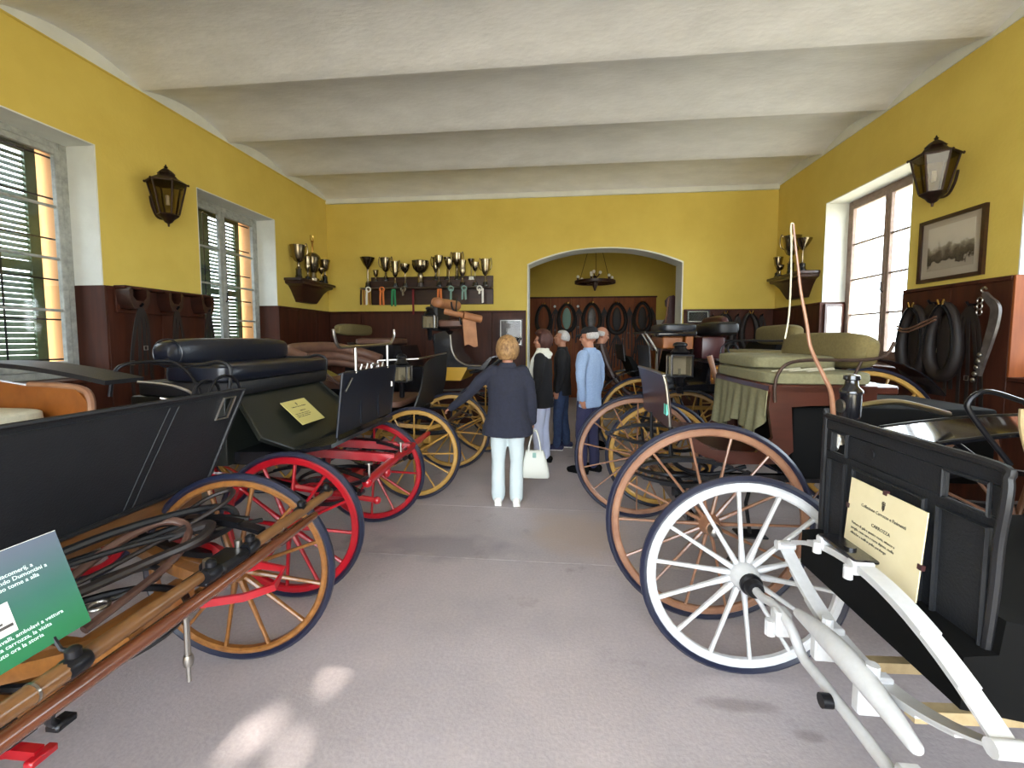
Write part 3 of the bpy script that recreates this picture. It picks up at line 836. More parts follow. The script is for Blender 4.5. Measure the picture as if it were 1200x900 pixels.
for y in (1.78, 1.12):
    c = MB(); c.b2((WX - 0.03, y - 0.03, zf - 0.045), (WX + 0.03, y + 0.03, zf + 0.055), 0.008); c.tube([(WX - 0.04, y, zf - 0.05), (WX - 0.04, y, zf + 0.01)], 0.02, 8); c.build('axle_clip', 'white_paint', r1)
c = MB(); c.tube([(WX - 0.05, 1.42, zf - 0.02), (WX - 0.02, 1.42, zf - 0.02)], 0.022, 12); c.build('axle_bolt', 'black_iron', r1)
c = MB(); c.box((SX + 0.01, 1.545, 0.903), (0.075, 0.20, 0.014), None, 0.005); c.tube([(SX + 0.01, 1.53, 0.905), (SX + 0.01, 1.53, 0.918)], 0.018, 12); c.build('spring_plate', 'black_body', r1)
# pale futchells running back under the body
for y, z in ((1.28, 0.56), (1.52, 0.52)):
    c = MB(); c.beam((SX + 0.03, y, z), (1.85, y + 0.05, z), 0.035, 0.035); c.build('futchell', 'pale_wood', r1)
for y in (0.72, 1.92):
    s = MB(); leaf_spring(s, (2.1, y, 0.74), (3.0, y, 0.74), 0.09); s.build('spring', 'white_paint', r1)
# body: low black box and flared toe board
b = MB()
sec = [(1.02, 0.66), (1.02, 0.80), (1.10, 0.81), (1.11, 0.90), (1.22, 0.88), (1.85, 0.90), (1.95, 1.16), (2.75, 1.16), (2.82, 0.95), (2.6, 0.70), (1.3, 0.62)]
b.prism(sec, 0.75, lambda a_, z_, t: V(a_, 1.18 + t, z_))
b.build('body', 'black_matte', r1)
# dashboard with sunk panels and two hand slots
DX = 1.095
d = MB()
y0, y1 = 1.185, 1.925
ztop = 1.275
def dsl(p, q, t0, t1): d.b2((DX + t0, p[0], p[1]), (DX + t1, q[0], q[1]), 0.004)
# back sheet in pieces around the slots
slots = [(1.225, 1.36), (1.79, 1.875)]
dsl((y0 + 0.02, 0.74), (y1, 1.15), 0, 0.014)
dsl((y0, 1.235), (y1, ztop), -0.004, 0.018)
dsl((y0, 1.15), (slots[0][0], 1.235), 0, 0.014); dsl((slots[0][1], 1.15), (slots[1][0], 1.235), 0, 0.014); dsl((slots[1][1], 1.15), (y1, 1.235), 0, 0.014)
dash = d.build('dashboard', 'dash_leather', r1)
def border(parent, quads, mtl='dash_leather', t=0.012):
    for (a0, a1, z0_, z1_) in quads:
        m_ = MB(); m_.tube([(DX - 0.004, a0, z0_), (DX - 0.004, a1, z0_), (DX - 0.004, a1, z1_), (DX - 0.004, a0, z1_)], t, 6, closed=True); m_.build('beading', mtl, parent)
border(dash, [(1.22, 1.37, 0.78, 1.12), (1.42, 1.74, 0.78, 1.12), (1.79, 1.89, 0.78, 1.12)], t=0.009)
border(dash, [(slots[0][0], slots[0][1], 1.15, 1.232), (slots[1][0], slots[1][1], 1.15, 1.232)], t=0.007)
m_ = MB(); m_.tube(curve_pts([(DX, 1.215, 0.74), (DX, 1.20, 0.95), (DX - 0.01, 1.185, 1.1), (DX - 0.02, 1.165, 1.2), (DX - 0.015, 1.17, 1.26), (DX - 0.01, 1.2, 1.285), (DX - 0.005, 1.5, 1.285), (DX, 1.9, 1.285), (DX, 1.93, 1.26), (DX, 1.93, 0.74)], 5), 0.012, 8); m_.build('edge_roll', 'black_leather', dash)
m_ = MB(); m_.lathe([(0, 0), (0.018, 0), (0.018, 0.006), (0, 0.006)], 14, Matrix.Rotation(R(-90), 4, 'Y'), (DX - 0.0, 1.66, 1.195)); m_.build('stud', 'black_leather', dash)
# seat with iron arm rails and pale slats
s = MB(); cushion(s, (2.25, 1.5, 1.22), (0.6, 0.72, 0.13)); s.build('seat_cushion', 'black_leather', r1)
s = MB(); roll_y(s, 2.62, 1.42, 1.14, 1.88, 0.06, 0.16); s.build('backrest', 'black_leather', r1)
for yy in (1.86, 1.16):
    s = MB(); s.tube(curve_pts([(1.72, yy, 1.12), (1.58, yy, 1.30), (1.56, yy, 1.36), (1.62, yy, 1.40), (1.74, yy, 1.365), (1.80, yy, 1.345), (2.1, yy, 1.345), (2.6, yy, 1.36)], 5), 0.010, 8); s.build('arm_rail', 'black_iron', r1)
    for xx in (1.745, 1.825, 1.95, 2.1):
        s = MB(); s.sweep(curve_pts([(xx, yy, 1.335), (xx + 0.005, yy, 1.26), (xx + 0.03, yy, 1.17)], 4), [(-0.004, -0.008), (0.004, -0.008), (0.004, 0.008), (-0.004, 0.008)], (1, 0, 0)); s.build('arm_slat', 'pale_wood', r1)
# patent leather wing over the far rear wheel
s = MB()
s.sheet(lambda u, v: V(1.58 + 1.6 * u, 2.0 + 0.36 * v, 1.14 + 0.085 * math.sin(math.pi * min(1.0, 0.05 + u * 1.05)) - (0.10 * max(0, u - 0.72) / 0.28)), 20, 3, 0.012); s.build('mudguard', 'patent_leather', r1)
s = MB()
for yy in (2.01, 2.35): s.tube([V(1.58 + 1.6 * i / 20, yy, 1.15 + 0.085 * math.sin(math.pi * min(1.0, 0.05 + i / 20 * 1.05)) - (0.10 * max(0, i / 20 - 0.72) / 0.28)) for i in range(21)], 0.009, 6)
s.tube([(1.75, 2.18, 1.16), (1.75, 1.92, 1.05)], 0.012, 8); s.build('mudguard_stay', 'black_iron', r1)
s = MB(); s.lathe([(0, 0), (0.022, 0), (0.022, 0.1), (0.027, 0.105), (0.027, 0.12), (0, 0.12)], 12, Matrix.Rotation(R(-12), 4, 'Y'), (1.225, 2.06, 1.14)); s.tube([(1.225, 2.06, 1.17), (1.13, 1.92, 1.15)], 0.009, 6); s.build('whip_socket', 'nickel', r1)

# notice on the dashboard
nt_ = thing('notice_card', 'cream printed notice clipped to the black panelled dashboard', 'notice', (1.05, 1.52, 0.815), 'printed notices on the carriages')
NM = Matrix.Translation((1.056, 1.725, 0.818)) @ Matrix.Rotation(R(-90), 4, 'Z') @ Matrix.Rotation(R(86), 4, 'X')
def card(parent, M, w, h, mtl, th=0.004):
    m_ = MB(); m_.add(*_box0((0, 0, -th), (w, h, 0)), M); return m_.build('sheet', mtl, parent)
def _box0(p, q):
    m_ = MB(); m_.b2(p, q); return m_.v, m_.f
card(nt_, NM, 0.34, 0.275, 'paper')
def notice_text(parent, M, w, h, s=1.0, ink='ink'):
    T = lambda x, y: M @ Matrix.Translation((x, y, 0.0006))
    e = MB()                                   # small crest: crown over a shield
    for (p, q) in (((-0.006, 0.0), (0.006, 0.012)), ((-0.008, 0.013), (0.008, 0.017)), ((-0.007, 0.018), (-0.004, 0.023)), ((-0.0015, 0.018), (0.0015, 0.025)), ((0.004, 0.018), (0.007, 0.023))):
        e.add(*_box0((p[0] * s, p[1] * s, 0), (q[0] * s, q[1] * s, 0.0008)), T(w / 2, h * 0.80))
    e.add([(-0.006 * s, 0, 0), (0.006 * s, 0, 0), (0, -0.009 * s, 0), (-0.006 * s, 0, 0.0008), (0.006 * s, 0, 0.0008), (0, -0.009 * s, 0.0008)], [(0, 1, 2), (3, 5, 4), (0, 3, 4, 1), (1, 4, 5, 2), (2, 5, 3, 0)], T(w / 2, h * 0.80))
    e.build('crest', ink, parent)
    text('heading', 'Collezione Carrozze e Finimenti', 0.0155 * s, T(w / 2, h * 0.70), ink, parent, 0.0004, 'CENTER')
    text('heading', 'CARROZZA', 0.016 * s, T(w / 2, h * 0.52), ink, parent, 0.0004, 'CENTER')
    for k, ln in enumerate(('Vettura di gala a quattro ruote, attacco a', 'pariglia, cassa nera e ruote dipinte, molle', 'ellittiche e sedili in pelle; parafango')):
        text('body_line', ln, 0.0125 * s, T(w * 0.09, h * (0.42 - 0.065 * k)), ink, parent, 0.0004)
notice_text(nt_, NM, 0.34, 0.275)
for (px_, py_) in ((0.17, 0.275), (0.34, 0.11), (0.0, 0.17)):
    m_ = MB(); m_.add(*_box0((px_ - 0.008, py_ - 0.008, -0.008), (px_ + 0.008, py_ + 0.008, 0.003)), NM); m_.build('clip', 'brown_leather', nt_)

# carriage lamp and whip at the far side of the white-wheeled carriage
m_ = MB(); m_.lathe([(0, 0.0), (0.034, 0.0), (0.041, 0.012), (0.041, 0.11), (0.046, 0.115), (0.045, 0.127), (0.028, 0.145), (0.024, 0.17), (0.033, 0.175), (0.031, 0.192), (0.0, 0.20)], 20, c=(1.30, 2.12, 1.245)); lt = m_.build('carriage_lamp', 'black_body', r1); lt['label'] = 'round black lamp'
m_ = MB(); m_.lathe([(0, 0), (0.03, 0), (0.03, 0.01), (0, 0.01)], 18, Matrix.Rotation(R(-90), 4, 'Y'), (1.263, 2.12, 1.30)); m_.build('lens', 'nickel', lt)
m_ = MB(); m_.tube(curve_pts([(1.30, 2.12, 1.25), (1.30, 2.10, 1.17), (1.30, 2.0, 1.12), (1.25, 1.91, 1.08)], 5), 0.013, 8); m_.build('lamp_arm', 'nickel', lt)
m_ = MB(); m_.tube(curve_pts([(1.34, 2.13, 1.30), (1.55, 2.2, 1.31), (1.8, 2.24, 1.25)], 6), 0.014, 8); m_.build('rail', 'nickel', lt)

wh = thing('driving_whip', 'long pale driving whip standing in its socket with the lash hanging', 'whip', (1.2, 2.06, 1.16))
stick = curve_pts([(1.21, 2.06, 1.15), (1.195, 2.06, 1.27), (1.175, 2.05, 1.37), (1.14, 2.05, 1.445), (1.085, 2.05, 1.56), (1.065, 2.05, 1.66), (1.035, 2.05, 1.80), (1.02, 2.05, 1.90), (1.005, 2.05, 2.0), (0.993, 2.05, 2.09)], 5)
m_ = MB(); m_.tube(stick, [0.0115 - 0.0080 * i / (len(stick) - 1) for i in range(len(stick))], 8); m_.build('stick', 'rose_wood', wh)
m_ = MB(); m_.tube(curve_pts([(0.993, 2.05, 2.09), (0.983, 2.05, 2.085), (0.988, 2.05, 2.0), (0.992, 2.05, 1.85), (0.99, 2.05, 1.7), (0.978, 2.05, 1.6)], 5), 0.0035, 6); m_.build('lash', 'pale_cloth', wh)

# ---------------------------------------------------------------- brown carriage with olive seats (right, second)
r2 = thing('carriage', 'red-brown wooden carriage with olive cushioned seat and fabric skirt', 'carriage', (1.5, 3.25, 0))
wheel(r2, 0.842, 2.54, 1.135, 'rose_wood', 'rose_wood', 14, -1, 0, 0.034, 0.013, 'nickel', rot=0.0)
wheel(r2, 0.70, 3.98, 1.11, 'rose_wood', 'rose_wood', 14, 1, 0, 0.034, 0.012, 'nickel', rot=0.22)
wheel(r2, 2.45, 2.62, 1.2, 'rose_wood', 'rose_wood', 14, -1, 0, 0.034, 0.013, 'nickel')
wheel(r2, 2.45, 3.95, 1.2, 'rose_wood', 'rose_wood', 14, 1, 0, 0.034, 0.013, 'nickel')
running_gear(r2, 0.77, 2.45, 2.56, 3.96, 0.56, 0.6, 'black_body')
sc = MB(); 
side = [(1.27, 1.31), (1.80, 1.32), (1.86, 1.32), (1.86, 1.21), (1.5, 1.20), (1.39, 1.19), (1.41, 0.92), (1.32, 0.84), (1.0, 0.83), (0.84, 0.90), (0.78, 1.0), (0.82, 1.0), (0.94, 0.92), (1.2, 0.91), (1.29, 1.0), (1.26, 1.18)]
for yy in (2.80, 3.70):
    q = MB(); q.prism(side, 0.03, lambda a_, z_, t: V(a_, yy + t, z_)); q.build('side_panel', 'red_brown_wood', r2)
q = MB(); q.b2((1.26, 2.8, 1.27), (1.98, 3.73, 1.325), 0.01); q.build('seat_frame', 'red_brown_wood', r2)
q = MB(); q.sheet(lambda u, v: V(0.80 + 0.50 * u, 2.83 + 0.87 * v, 0.85 + 0.12 * (1 - u) ** 2), 10, 2, 0.02); q.build('footboard', 'red_brown_wood', r2)
q = MB(); q.b2((1.45, 2.9, 0.72), (2.6, 3.6, 1.18), 0.02); q.build('boot', 'black_matte', r2)
def skirt_fn(u, v):
    y = 2.82 + 0.9 * u
    fold = 0.018 * math.sin(u * 46) * v + 0.01 * math.sin(u * 17 + 1) * v
    drop = 0.30 + 0.05 * math.sin(u * 9 + 0.5) - 0.17 * max(0, 0.22 - u) / 0.22
    return V(1.262 - 0.02 * v + fold, y, 1.285 - drop * v)
q = MB(); q.sheet(skirt_fn, 60, 8, 0.006); q.build('skirt', 'sage_cloth', r2)
q = MB(); cushion(q, (1.56, 3.27, 1.362), (0.62, 0.96, 0.085), 0.28); q.build('seat_cushion', 'sage_cloth', r2)
q = MB(); cushion(q, (1.52, 3.38, 1.447), (0.52, 0.76, 0.09), 0.28); q.build('seat_cushion', 'sage_cloth', r2)
q = MB()
for k in range(3): q.tube(curve_pts([(1.30 + 0.1 * k, 2.86, 1.395), (1.42 + 0.1 * k, 2.93, 1.405), (1.52 + 0.1 * k, 2.99, 1.408)], 5), 0.012, 6)
q.build('cushion_fold', 'pale_cloth', r2)
q = MB(); roll_y(q, 1.83, 1.535, 2.83, 3.80, 0.075, 0.105, 0.5, 0.12); q.build('backrest', 'olive_cloth', r2)
q = MB(); roll_y(q, 1.845, 1.52, 2.82, 3.81, 0.065, 0.112, 0.5, 0.12); q.build('backrest_shell', 'olive_cloth', r2)
for yy in (2.79, 3.74):
    q = MB(); q.tube(curve_pts([(1.29, yy, 1.22), (1.285, yy, 1.30), (1.30, yy, 1.39), (1.36, yy, 1.455), (1.5, yy, 1.475), (1.75, yy, 1.475), (1.88, yy, 1.50), (1.93, yy, 1.58)], 6), 0.010, 8)
    q.tube([(1.76, yy, 1.475), (1.73, yy, 1.40), (1.70, yy, 1.33)], 0.008, 8); q.build('arm_rail', 'rust_iron', r2)
# leather dash with nickel edge and small turquoise tag
q = MB(); q.sheet(lambda u, v: V(0.735 - 0.05 * v ** 2 + 0.0 * u, 3.0 + 0.93 * u, 1.0 + 0.355 * v), 6, 8, 0.014); dsh = q.build('dashboard', 'brown_leather', r2)
q = MB(); q.tube(curve_pts([(0.735, 2.99, 0.86), (0.735, 2.99, 1.0), (0.71, 2.99, 1.25), (0.69, 2.995, 1.345), (0.685, 3.03, 1.365), (0.683, 3.4, 1.37), (0.685, 3.9, 1.362)], 5), 0.011, 8); q.build('dash_rail', 'nickel', dsh)
q = MB(); q.b2((0.70, 2.955, 1.10), (0.704, 3.035, 1.17)); q.b2((0.70, 2.985, 1.1), (0.72, 2.995, 1.17)); q.build('tag', 'teal_tag', dsh)
for yy in (2.95, 3.55):
    q = MB(); q.tube(curve_pts([(1.2, yy, 0.78), (0.95, yy, 0.72), (0.75, yy, 0.80), (0.735, yy + 0.03, 1.02)], 6), 0.014, 8); q.build('dash_stay', 'black_iron', r2)
q = MB(); q.box((1.12, 2.66, 0.46), (0.16, 0.12, 0.012), None, 0.004); q.tube([(1.12, 2.66, 0.46), (1.14, 2.78, 0.6), (1.2, 2.83, 0.76)], 0.011, 8); q.build('step', 'black_iron', r2)

# ---------------------------------------------------------------- black and amber carriage with yellow wheels (right, third)
r3 = thing('carriage', 'black carriage with amber panels, big lamp and yellow wheels', 'carriage', (1.8, 4.85, 0))
wheel(r3, 0.955, 4.25, 1.02, 'yellow_paint', 'yellow_paint', 14, -1, 0, 0.04, 0.016, rot=0.1)
wheel(r3, 1.48, 5.30, 1.02, 'yellow_paint', 'yellow_paint', 14, 1, R(-14), 0.04, 0.016)
wheel(r3, 2.78, 4.34, 1.34, 'yellow_paint', 'yellow_paint', 14, -1, 0, 0.042, 0.018, rot=0.1)
wheel(r3, 2.78, 5.45, 1.34, 'yellow_paint', 'yellow_paint', 14, 1, 0, 0.042, 0.018)
running_gear(r3, 1.15, 2.78, 4.3, 5.4, 0.51, 0.67, 'yellow_paint')
q = MB(); sec = [(1.12, 1.10), (1.02, 1.24), (1.06, 1.26), (1.2, 1.16), (1.42, 1.14), (1.46, 1.36), (2.0, 1.38), (2.05, 1.08), (2.5, 1.05), (2.62, 1.40), (2.68, 1.38), (2.6, 0.98), (2.4, 0.86), (1.95, 0.88), (1.8, 1.08)]
q.prism(sec, 0.74, lambda a_, z_, t: V(a_, 4.5 + t, z_)); q.build('body', 'black_body', r3)
q = MB(); q.b2((1.47, 4.485, 1.16), (1.60, 4.5, 1.34), 0.004); q.build('side_panel', 'honey_wood', r3)
q = MB()
for zz in (1.17, 1.205, 1.24, 1.275, 1.31): q.b2((1.48, 4.475, zz), (1.59, 4.486, zz + 0.012))
q.build('cane_band', 'yellow_panel', r3)
q = MB(); q.b2((1.04, 4.62, 1.50), (1.24, 5.2, 1.62), 0.01); q.build('front_panel', 'honey_wood', r3)
q = MB(); q.b2((1.25, 4.58, 1.49), (1.33, 5.24, 1.63), 0.01); q.build('front_panel', 'honey_wood', r3)
q = MB(); q.b2((0.98, 4.56, 1.62), (1.36, 5.26, 1.68), 0.02); q.build('rein_box', 'black_body', r3)
q = MB(); cushion(q, (1.2, 4.9, 1.71), (0.38, 0.6, 0.09), 0.4); q.build('box_cushion', 'navy_panel', r3)
q = MB(); q.sheet(lambda u, v: V(0.93 - 0.03 * v, 4.6 + 0.66 * u, 1.15 + 0.38 * v), 4, 4, 0.012); q.build('dashboard', 'black_leather', r3)
q = MB(); q.sheet(lambda u, v: V(1.22 + 0.08 * v, 4.5 + 0.75 * u, 1.16 + 0.34 * v), 4, 4, 0.012); q.build('toe_board', 'black_matte', r3)
for yy in (4.55, 4.75):
    q = MB(); q.tube([(0.86, yy, 1.66), (0.97, yy, 1.48)], 0.011, 8); q.build('rail_stay', 'nickel', r3)
q = MB(); q.tube([(0.85, 4.5, 1.66), (0.85, 5.2, 1.66)], 0.011, 8); q.tube([(0.85, 4.5, 1.66), (1.2, 4.5, 1.67)], 0.01, 8); q.build('rein_rail', 'black_iron', r3)
q = MB(); q.b2((1.4, 4.55, 1.40), (1.62, 5.2, 1.62), 0.02); q.build('seat_back', 'oxblood_leather', r3)
q = MB(); q.ell((1.62, 4.88, 1.70), (0.13, 0.42, 0.07), 24, 12, 0.45); q.build('backrest', 'black_leather', r3)
q = MB(); roll_y(q, 2.25, 1.64, 4.45, 5.3, 0.075, 0.10, 0.5); q.build('backrest', 'olive_cloth', r3)
q = MB(); cushion(q, (1.98, 4.88, 1.44), (0.55, 0.76, 0.10), 0.35); q.build('seat_cushion', 'olive_cloth', r3)
for yy in (4.46, 5.28):
    q = MB(); q.tube(curve_pts([(1.55, yy, 1.38), (1.56, yy, 1.52), (1.7, yy, 1.58), (2.1, yy, 1.58), (2.3, yy, 1.62)], 5), 0.009, 8); q.tube([V(1.66 + 0.045 * math.cos(a_), yy, 1.50 + 0.045 * math.sin(a_)) for a_ in [i * math.pi / 6 for i in range(10)]], 0.007, 6); q.build('arm_rail', 'black_iron', r3)
for yy, xx in ((4.25, 0.955),):
    q = MB(); q.sheet(lambda u, v: V(0.98 + 0.72 * u, 4.16 + 0.22 * v, 1.13 + 0.05 * math.sin(math.pi * u) + 0.14 * max(0, u - 0.55) ** 1.0), 14, 2, 0.010); q.build('mudguard', 'patent_leather', r3)
q = MB(); q.sheet(lambda u, v: V(2.78 + 0.74 * math.cos(R(165 - 130 * u)), 4.26 + 0.2 * v, 0.67 + 0.74 * math.sin(R(165 - 130 * u))), 18, 2, 0.010); q.build('mudguard', 'patent_leather', r3)
q = MB(); q.tube([(1.42, 4.38, 1.44), (1.49, 4.38, 1.20)], [0.028, 0.022], 10); q.tube([(1.49, 4.38, 1.2), (1.53, 4.38, 0.95), (1.6, 4.5, 0.9)], 0.009, 8); q.build('brake_lever', 'rose_wood', r3)
lamp(r3, (1.16, 4.42, 1.345), 'square glazed carriage lamp with candle on the black and amber carriage', 'black_iron', 'nickel', (-1, 0), 1.25, [(1.16, 4.42, 1.18), (1.2, 4.46, 1.1), (1.22, 4.52, 1.06)])

# ---------------------------------------------------------------- dark carriage by the arch (right, fourth)
r4 = thing('carriage', 'dark low carriage with yellow wheels beside the arch', 'carriage', (1.9, 6.5, 0))
wheel(r4, 1.065, 5.82, 1.12, 'yellow_paint', 'yellow_paint', 14, -1, 0, 0.04, 0.016)
wheel(r4, 1.065, 7.15, 1.12, 'yellow_paint', 'yellow_paint', 14, 1, 0, 0.04, 0.016)
wheel(r4, 2.75, 5.9, 1.2, 'yellow_paint', 'yellow_paint', 14, -1, 0, 0.04, 0.016)
wheel(r4, 2.75, 7.15, 1.2, 'yellow_paint', 'yellow_paint', 14, 1, 0, 0.04, 0.016)
running_gear(r4, 1.065, 2.75, 5.9, 7.1, 0.56, 0.6, 'yellow_paint')
q = MB(); sec = [(1.05, 1.05), (0.92, 1.35), (0.96, 1.36), (1.15, 1.12), (1.5, 1.08), (1.56, 1.42), (2.1, 1.44), (2.2, 1.1), (2.6, 1.1), (2.8, 1.55), (2.86, 1.53), (2.72, 1.0), (2.4, 0.88), (1.4, 0.88)]
q.prism(sec, 0.9, lambda a_, z_, t: V(a_, 6.05 + t, z_)); q.build('body', 'black_matte', r4)
q = MB(); cushion(q, (1.86, 6.5, 1.50), (0.55, 0.9, 0.13), 0.35); q.build('seat_cushion', 'oxblood_leather', r4)
q = MB(); roll_y(q, 2.15, 1.75, 6.05, 6.95, 0.07, 0.16, 0.5); q.build('backrest', 'oxblood_leather', r4)
q = MB(); q.sheet(lambda u, v: V(0.88 - 0.03 * v, 6.1 + 0.8 * u, 1.3 + 0.22 * v), 4, 3, 0.012); q.build('dashboard', 'black_leather', r4)
for yy in (6.02, 7.05):
    q = MB(); q.tube(curve_pts([(1.15, yy, 0.75), (0.95, yy, 0.85), (0.75, yy, 1.05), (0.62, yy, 1.3), (0.55, yy, 1.52)], 6), 0.026, 10); q.build('shaft', 'dark_wood', r4)
q = MB(); q.sheet(lambda u, v: V(1.065 + 0.64 * math.cos(R(150 - 125 * u)), 5.72 + 0.2 * v, 0.56 + 0.64 * math.sin(R(150 - 125 * u))), 16, 2, 0.010); q.build('mudguard', 'patent_leather', r4)

# ================================================================ left side
# ---------------------------------------------------------------- varnished carriage with the big dash (left, nearest)
l1 = thing('carriage', 'carriage with broad black leather dash and tan varnished wheels', 'carriage', (-2.3, 1.35, 0))
wheel(l1, -1.565, 1.97, 0.945, 'tan_varnish', 'tan_varnish', 12, -1, R(6), 0.040, 0.016, rot=0.2, rimh=0.030)
wheel(l1, -1.565, 0.62, 0.945, 'tan_varnish', 'tan_varnish', 12, -1, 0, 0.038, 0.017)
wheel(l1, -3.3, 2.0, 1.1, 'tan_varnish', 'tan_varnish', 14, 1, 0, 0.038, 0.017)
wheel(l1, -3.3, 0.62, 1.1, 'tan_varnish', 'tan_varnish', 14, -1, 0, 0.038, 0.017)
running_gear(l1, -1.565, -3.3, 0.66, 1.95, 0.47, 0.55, 'tan_varnish', 1)
# dash: leaning leather sheet with stitched seams and a hand slot at the far top corner
def dpt(y, s, off=0.0):        # s: 0 bottom .. 1 top ; outline narrows downwards
    yc = 1.34; half = 0.845 + 0.115 * s
    yy = yc + (y - 0.5) * 2 * half
    return V(-1.905 + 0.15 * s + off, yy, 0.83 + 0.49 * s)
d = MB()
SL = (0.93, 0.975, 0.70, 0.93)     # slot in (y, s)
d.sheet(lambda u, v: dpt(u * SL[0], v), 10, 6, -0.016)
d.sheet(lambda u, v: dpt(SL[1] + (1 - SL[1]) * u, v), 1, 6, -0.016)
d.sheet(lambda u, v: dpt(SL[0] + (SL[1] - SL[0]) * u, v * SL[2]), 1, 4, -0.016)
d.sheet(lambda u, v: dpt(SL[0] + (SL[1] - SL[0]) * u, SL[3] + (1 - SL[3]) * v), 1, 1, -0.016)
dash = d.build('dashboard', 'dash_leather', l1)
m_ = MB()
loop = [dpt(i / 20, 1, 0.004) for i in range(21)] + [dpt(1, 1 - i / 6, 0.004) for i in range(1, 7)] + [dpt(1 - i / 20, 0, 0.004) for i in range(1, 21)] + [dpt(0, i / 6, 0.004) for i in range(1, 6)]
m_.tube(loop, 0.011, 8, closed=True); m_.build('edge_roll', 'black_leather', dash)
for offs in (0.72, 0.745, 0.30, 0.275):
    m_ = MB(); m_.tube([dpt(offs + (0.04 if offs > .5 else -0.04) * t, 0.03 + 0.9 * t, 0.003) for t in (0, .25, .5, .75, 1)], 0.003, 6); m_.build('seam', 'dash_leather', dash)
m_ = MB(); m_.tube([dpt(0.03, 0.94, 0.003), dpt(0.91, 0.94, 0.003)], 0.004, 6); m_.build('seam', 'dash_leather', dash)
m_ = MB(); m_.tube([dpt(SL[0], SL[2], 0.004), dpt(SL[1], SL[2], 0.004), dpt(SL[1], SL[3], 0.004), dpt(SL[0], SL[3], 0.004)], 0.006, 6, closed=True); m_.build('slot_rim', 'nickel', dash)
# wooden toe board and footboard below
q = MB(); q.b2((-1.95, 0.45, 0.72), (-1.91, 2.16, 0.84), 0.008); q.build('toe_board', 'aged_wood', l1)
q = MB(); q.b2((-2.7, 0.5, 0.76), (-1.93, 2.1, 0.79), 0.006); q.build('footboard', 'brown_varnish', l1)
# seat box with honey wood sides, pale cushion, leather arm wings
q = MB()
q.b2((-3.4, 0.62, 0.8), (-2.45, 2.0, 1.14), 0.015); q.build('seat_box', 'honey_wood', l1)
sidep = [(-2.38, 1.12), (-2.36, 1.28), (-2.42, 1.345), (-2.7, 1.36), (-3.0, 1.40), (-3.4, 1.46), (-3.45, 1.12)]
for yy in (1.98, 0.60):
    q = MB(); q.prism(sidep, 0.03, lambda a_, z_, t: V(a_, yy + t, z_)); q.build('seat_side', 'honey_wood', l1)
    q = MB(); q.tube(curve_pts([(-2.385, yy + 0.015, 1.12), (-2.355, yy + 0.015, 1.28), (-2.42, yy + 0.015, 1.35), (-2.7, yy + 0.015, 1.365)], 5), 0.018, 8); q.build('side_moulding', 'rose_wood', l1)
    q = MB(); q.sheet(lambda u, v: V(-2.15 - 1.35 * u, yy - 0.09 + 0.2 * v, 1.40 + 0.10 * math.sin(math.pi * (0.1 + 0.8 * u)) - 0.03 * (1 - u)), 14, 2, 0.022); q.build('arm_wing', 'black_leather', l1)
q = MB(); q.b2((-3.46, 0.62, 1.1), (-3.40, 2.0, 1.5), 0.015); q.build('seat_back', 'honey_wood', l1)
q = MB(); cushion(q, (-2.92, 1.3, 1.20), (0.9, 1.3, 0.13), 0.25); q.build('seat_cushion', 'pale_cloth', l1)
# iron hand rail loops behind the dash
q = MB(); q.tube(curve_pts([(-2.32, 2.06, 1.30), (-2.31, 2.08, 1.42), (-2.30, 2.14, 1.465), (-2.30, 2.3, 1.47), (-2.28, 2.40, 1.462), (-2.2, 2.42, 1.40), (-2.1, 2.38, 1.3), (-2.0, 2.3, 1.18)], 6), 0.010, 8); q.build('hand_rail', 'black_iron', l1)
q = MB(); q.tube(curve_pts([(-2.15, 2.05, 1.38), (-2.05, 2.15, 1.35), (-1.98, 2.2, 1.30), (-2.05, 2.22, 1.25), (-2.15, 2.18, 1.28)], 6), 0.008, 8); q.build('rein_ring', 'nickel', l1)
for k in range(2):
    q = MB(); q.tube(arc((-1.80 - 0.05 * k, 2.22 - 0.07 * k, 1.30), 0.10 - 0.02 * k, 0, math.pi, 12, (0.1, 1, 0), (0, 0, 1)), 0.008, 8); q.build('rein_loop', 'black_iron', l1)
# splinter bar and swingletrees
BX = -1.09
q = MB(); q.tube([(BX - 0.015, 0.45, 0.79), (BX - 0.015, 0.66, 0.794), (BX, 1.23, 0.803), (BX + 0.005, 1.73, 0.811), (BX + 0.005, 1.84, 0.811)], [0.017, 0.020, 0.022, 0.020, 0.016], 12); q.build('splinter_bar', 'brown_varnish', l1)
q = MB(); q.tube([(BX, 0.45, 0.856), (BX, 0.66, 0.86), (BX, 0.84, 0.86)], [0.018, 0.021, 0.023], 12); q.build('swingletree', 'aged_wood', l1)
q = MB(); q.tube([(BX - 0.01, 0.82, 0.856), (BX - 0.01, 1.03, 0.86), (BX - 0.015, 1.23, 0.86)], [0.020, 0.021, 0.017], 12); q.build('swingletree', 'aged_wood', l1)
q = MB(); q.tube([(BX, 1.41, 0.86), (BX + 0.003, 1.60, 0.864), (BX + 0.008, 1.80, 0.868), (BX + 0.01, 1.96, 0.872)], [0.020, 0.021, 0.020, 0.017], 12); q.build('swingletree', 'aged_wood', l1)
def ferrule(y, z, r=0.025, L=0.055):
    f_ = MB(); f_.tube([(BX, y - L / 2, z), (BX, y - L / 2 + 0.01, z), (BX, y + L / 2 - 0.01, z), (BX, y + L / 2, z)], [r * .85, r, r, r * .85], 14)
    f_.lathe([(0, 0), (0.016, 0), (0.016, 0.016), (0.01, 0.022), (0, 0.025)], 10, None, (BX, y, z + r * 0.9)); f_.build('ferrule', 'black_iron', l1)
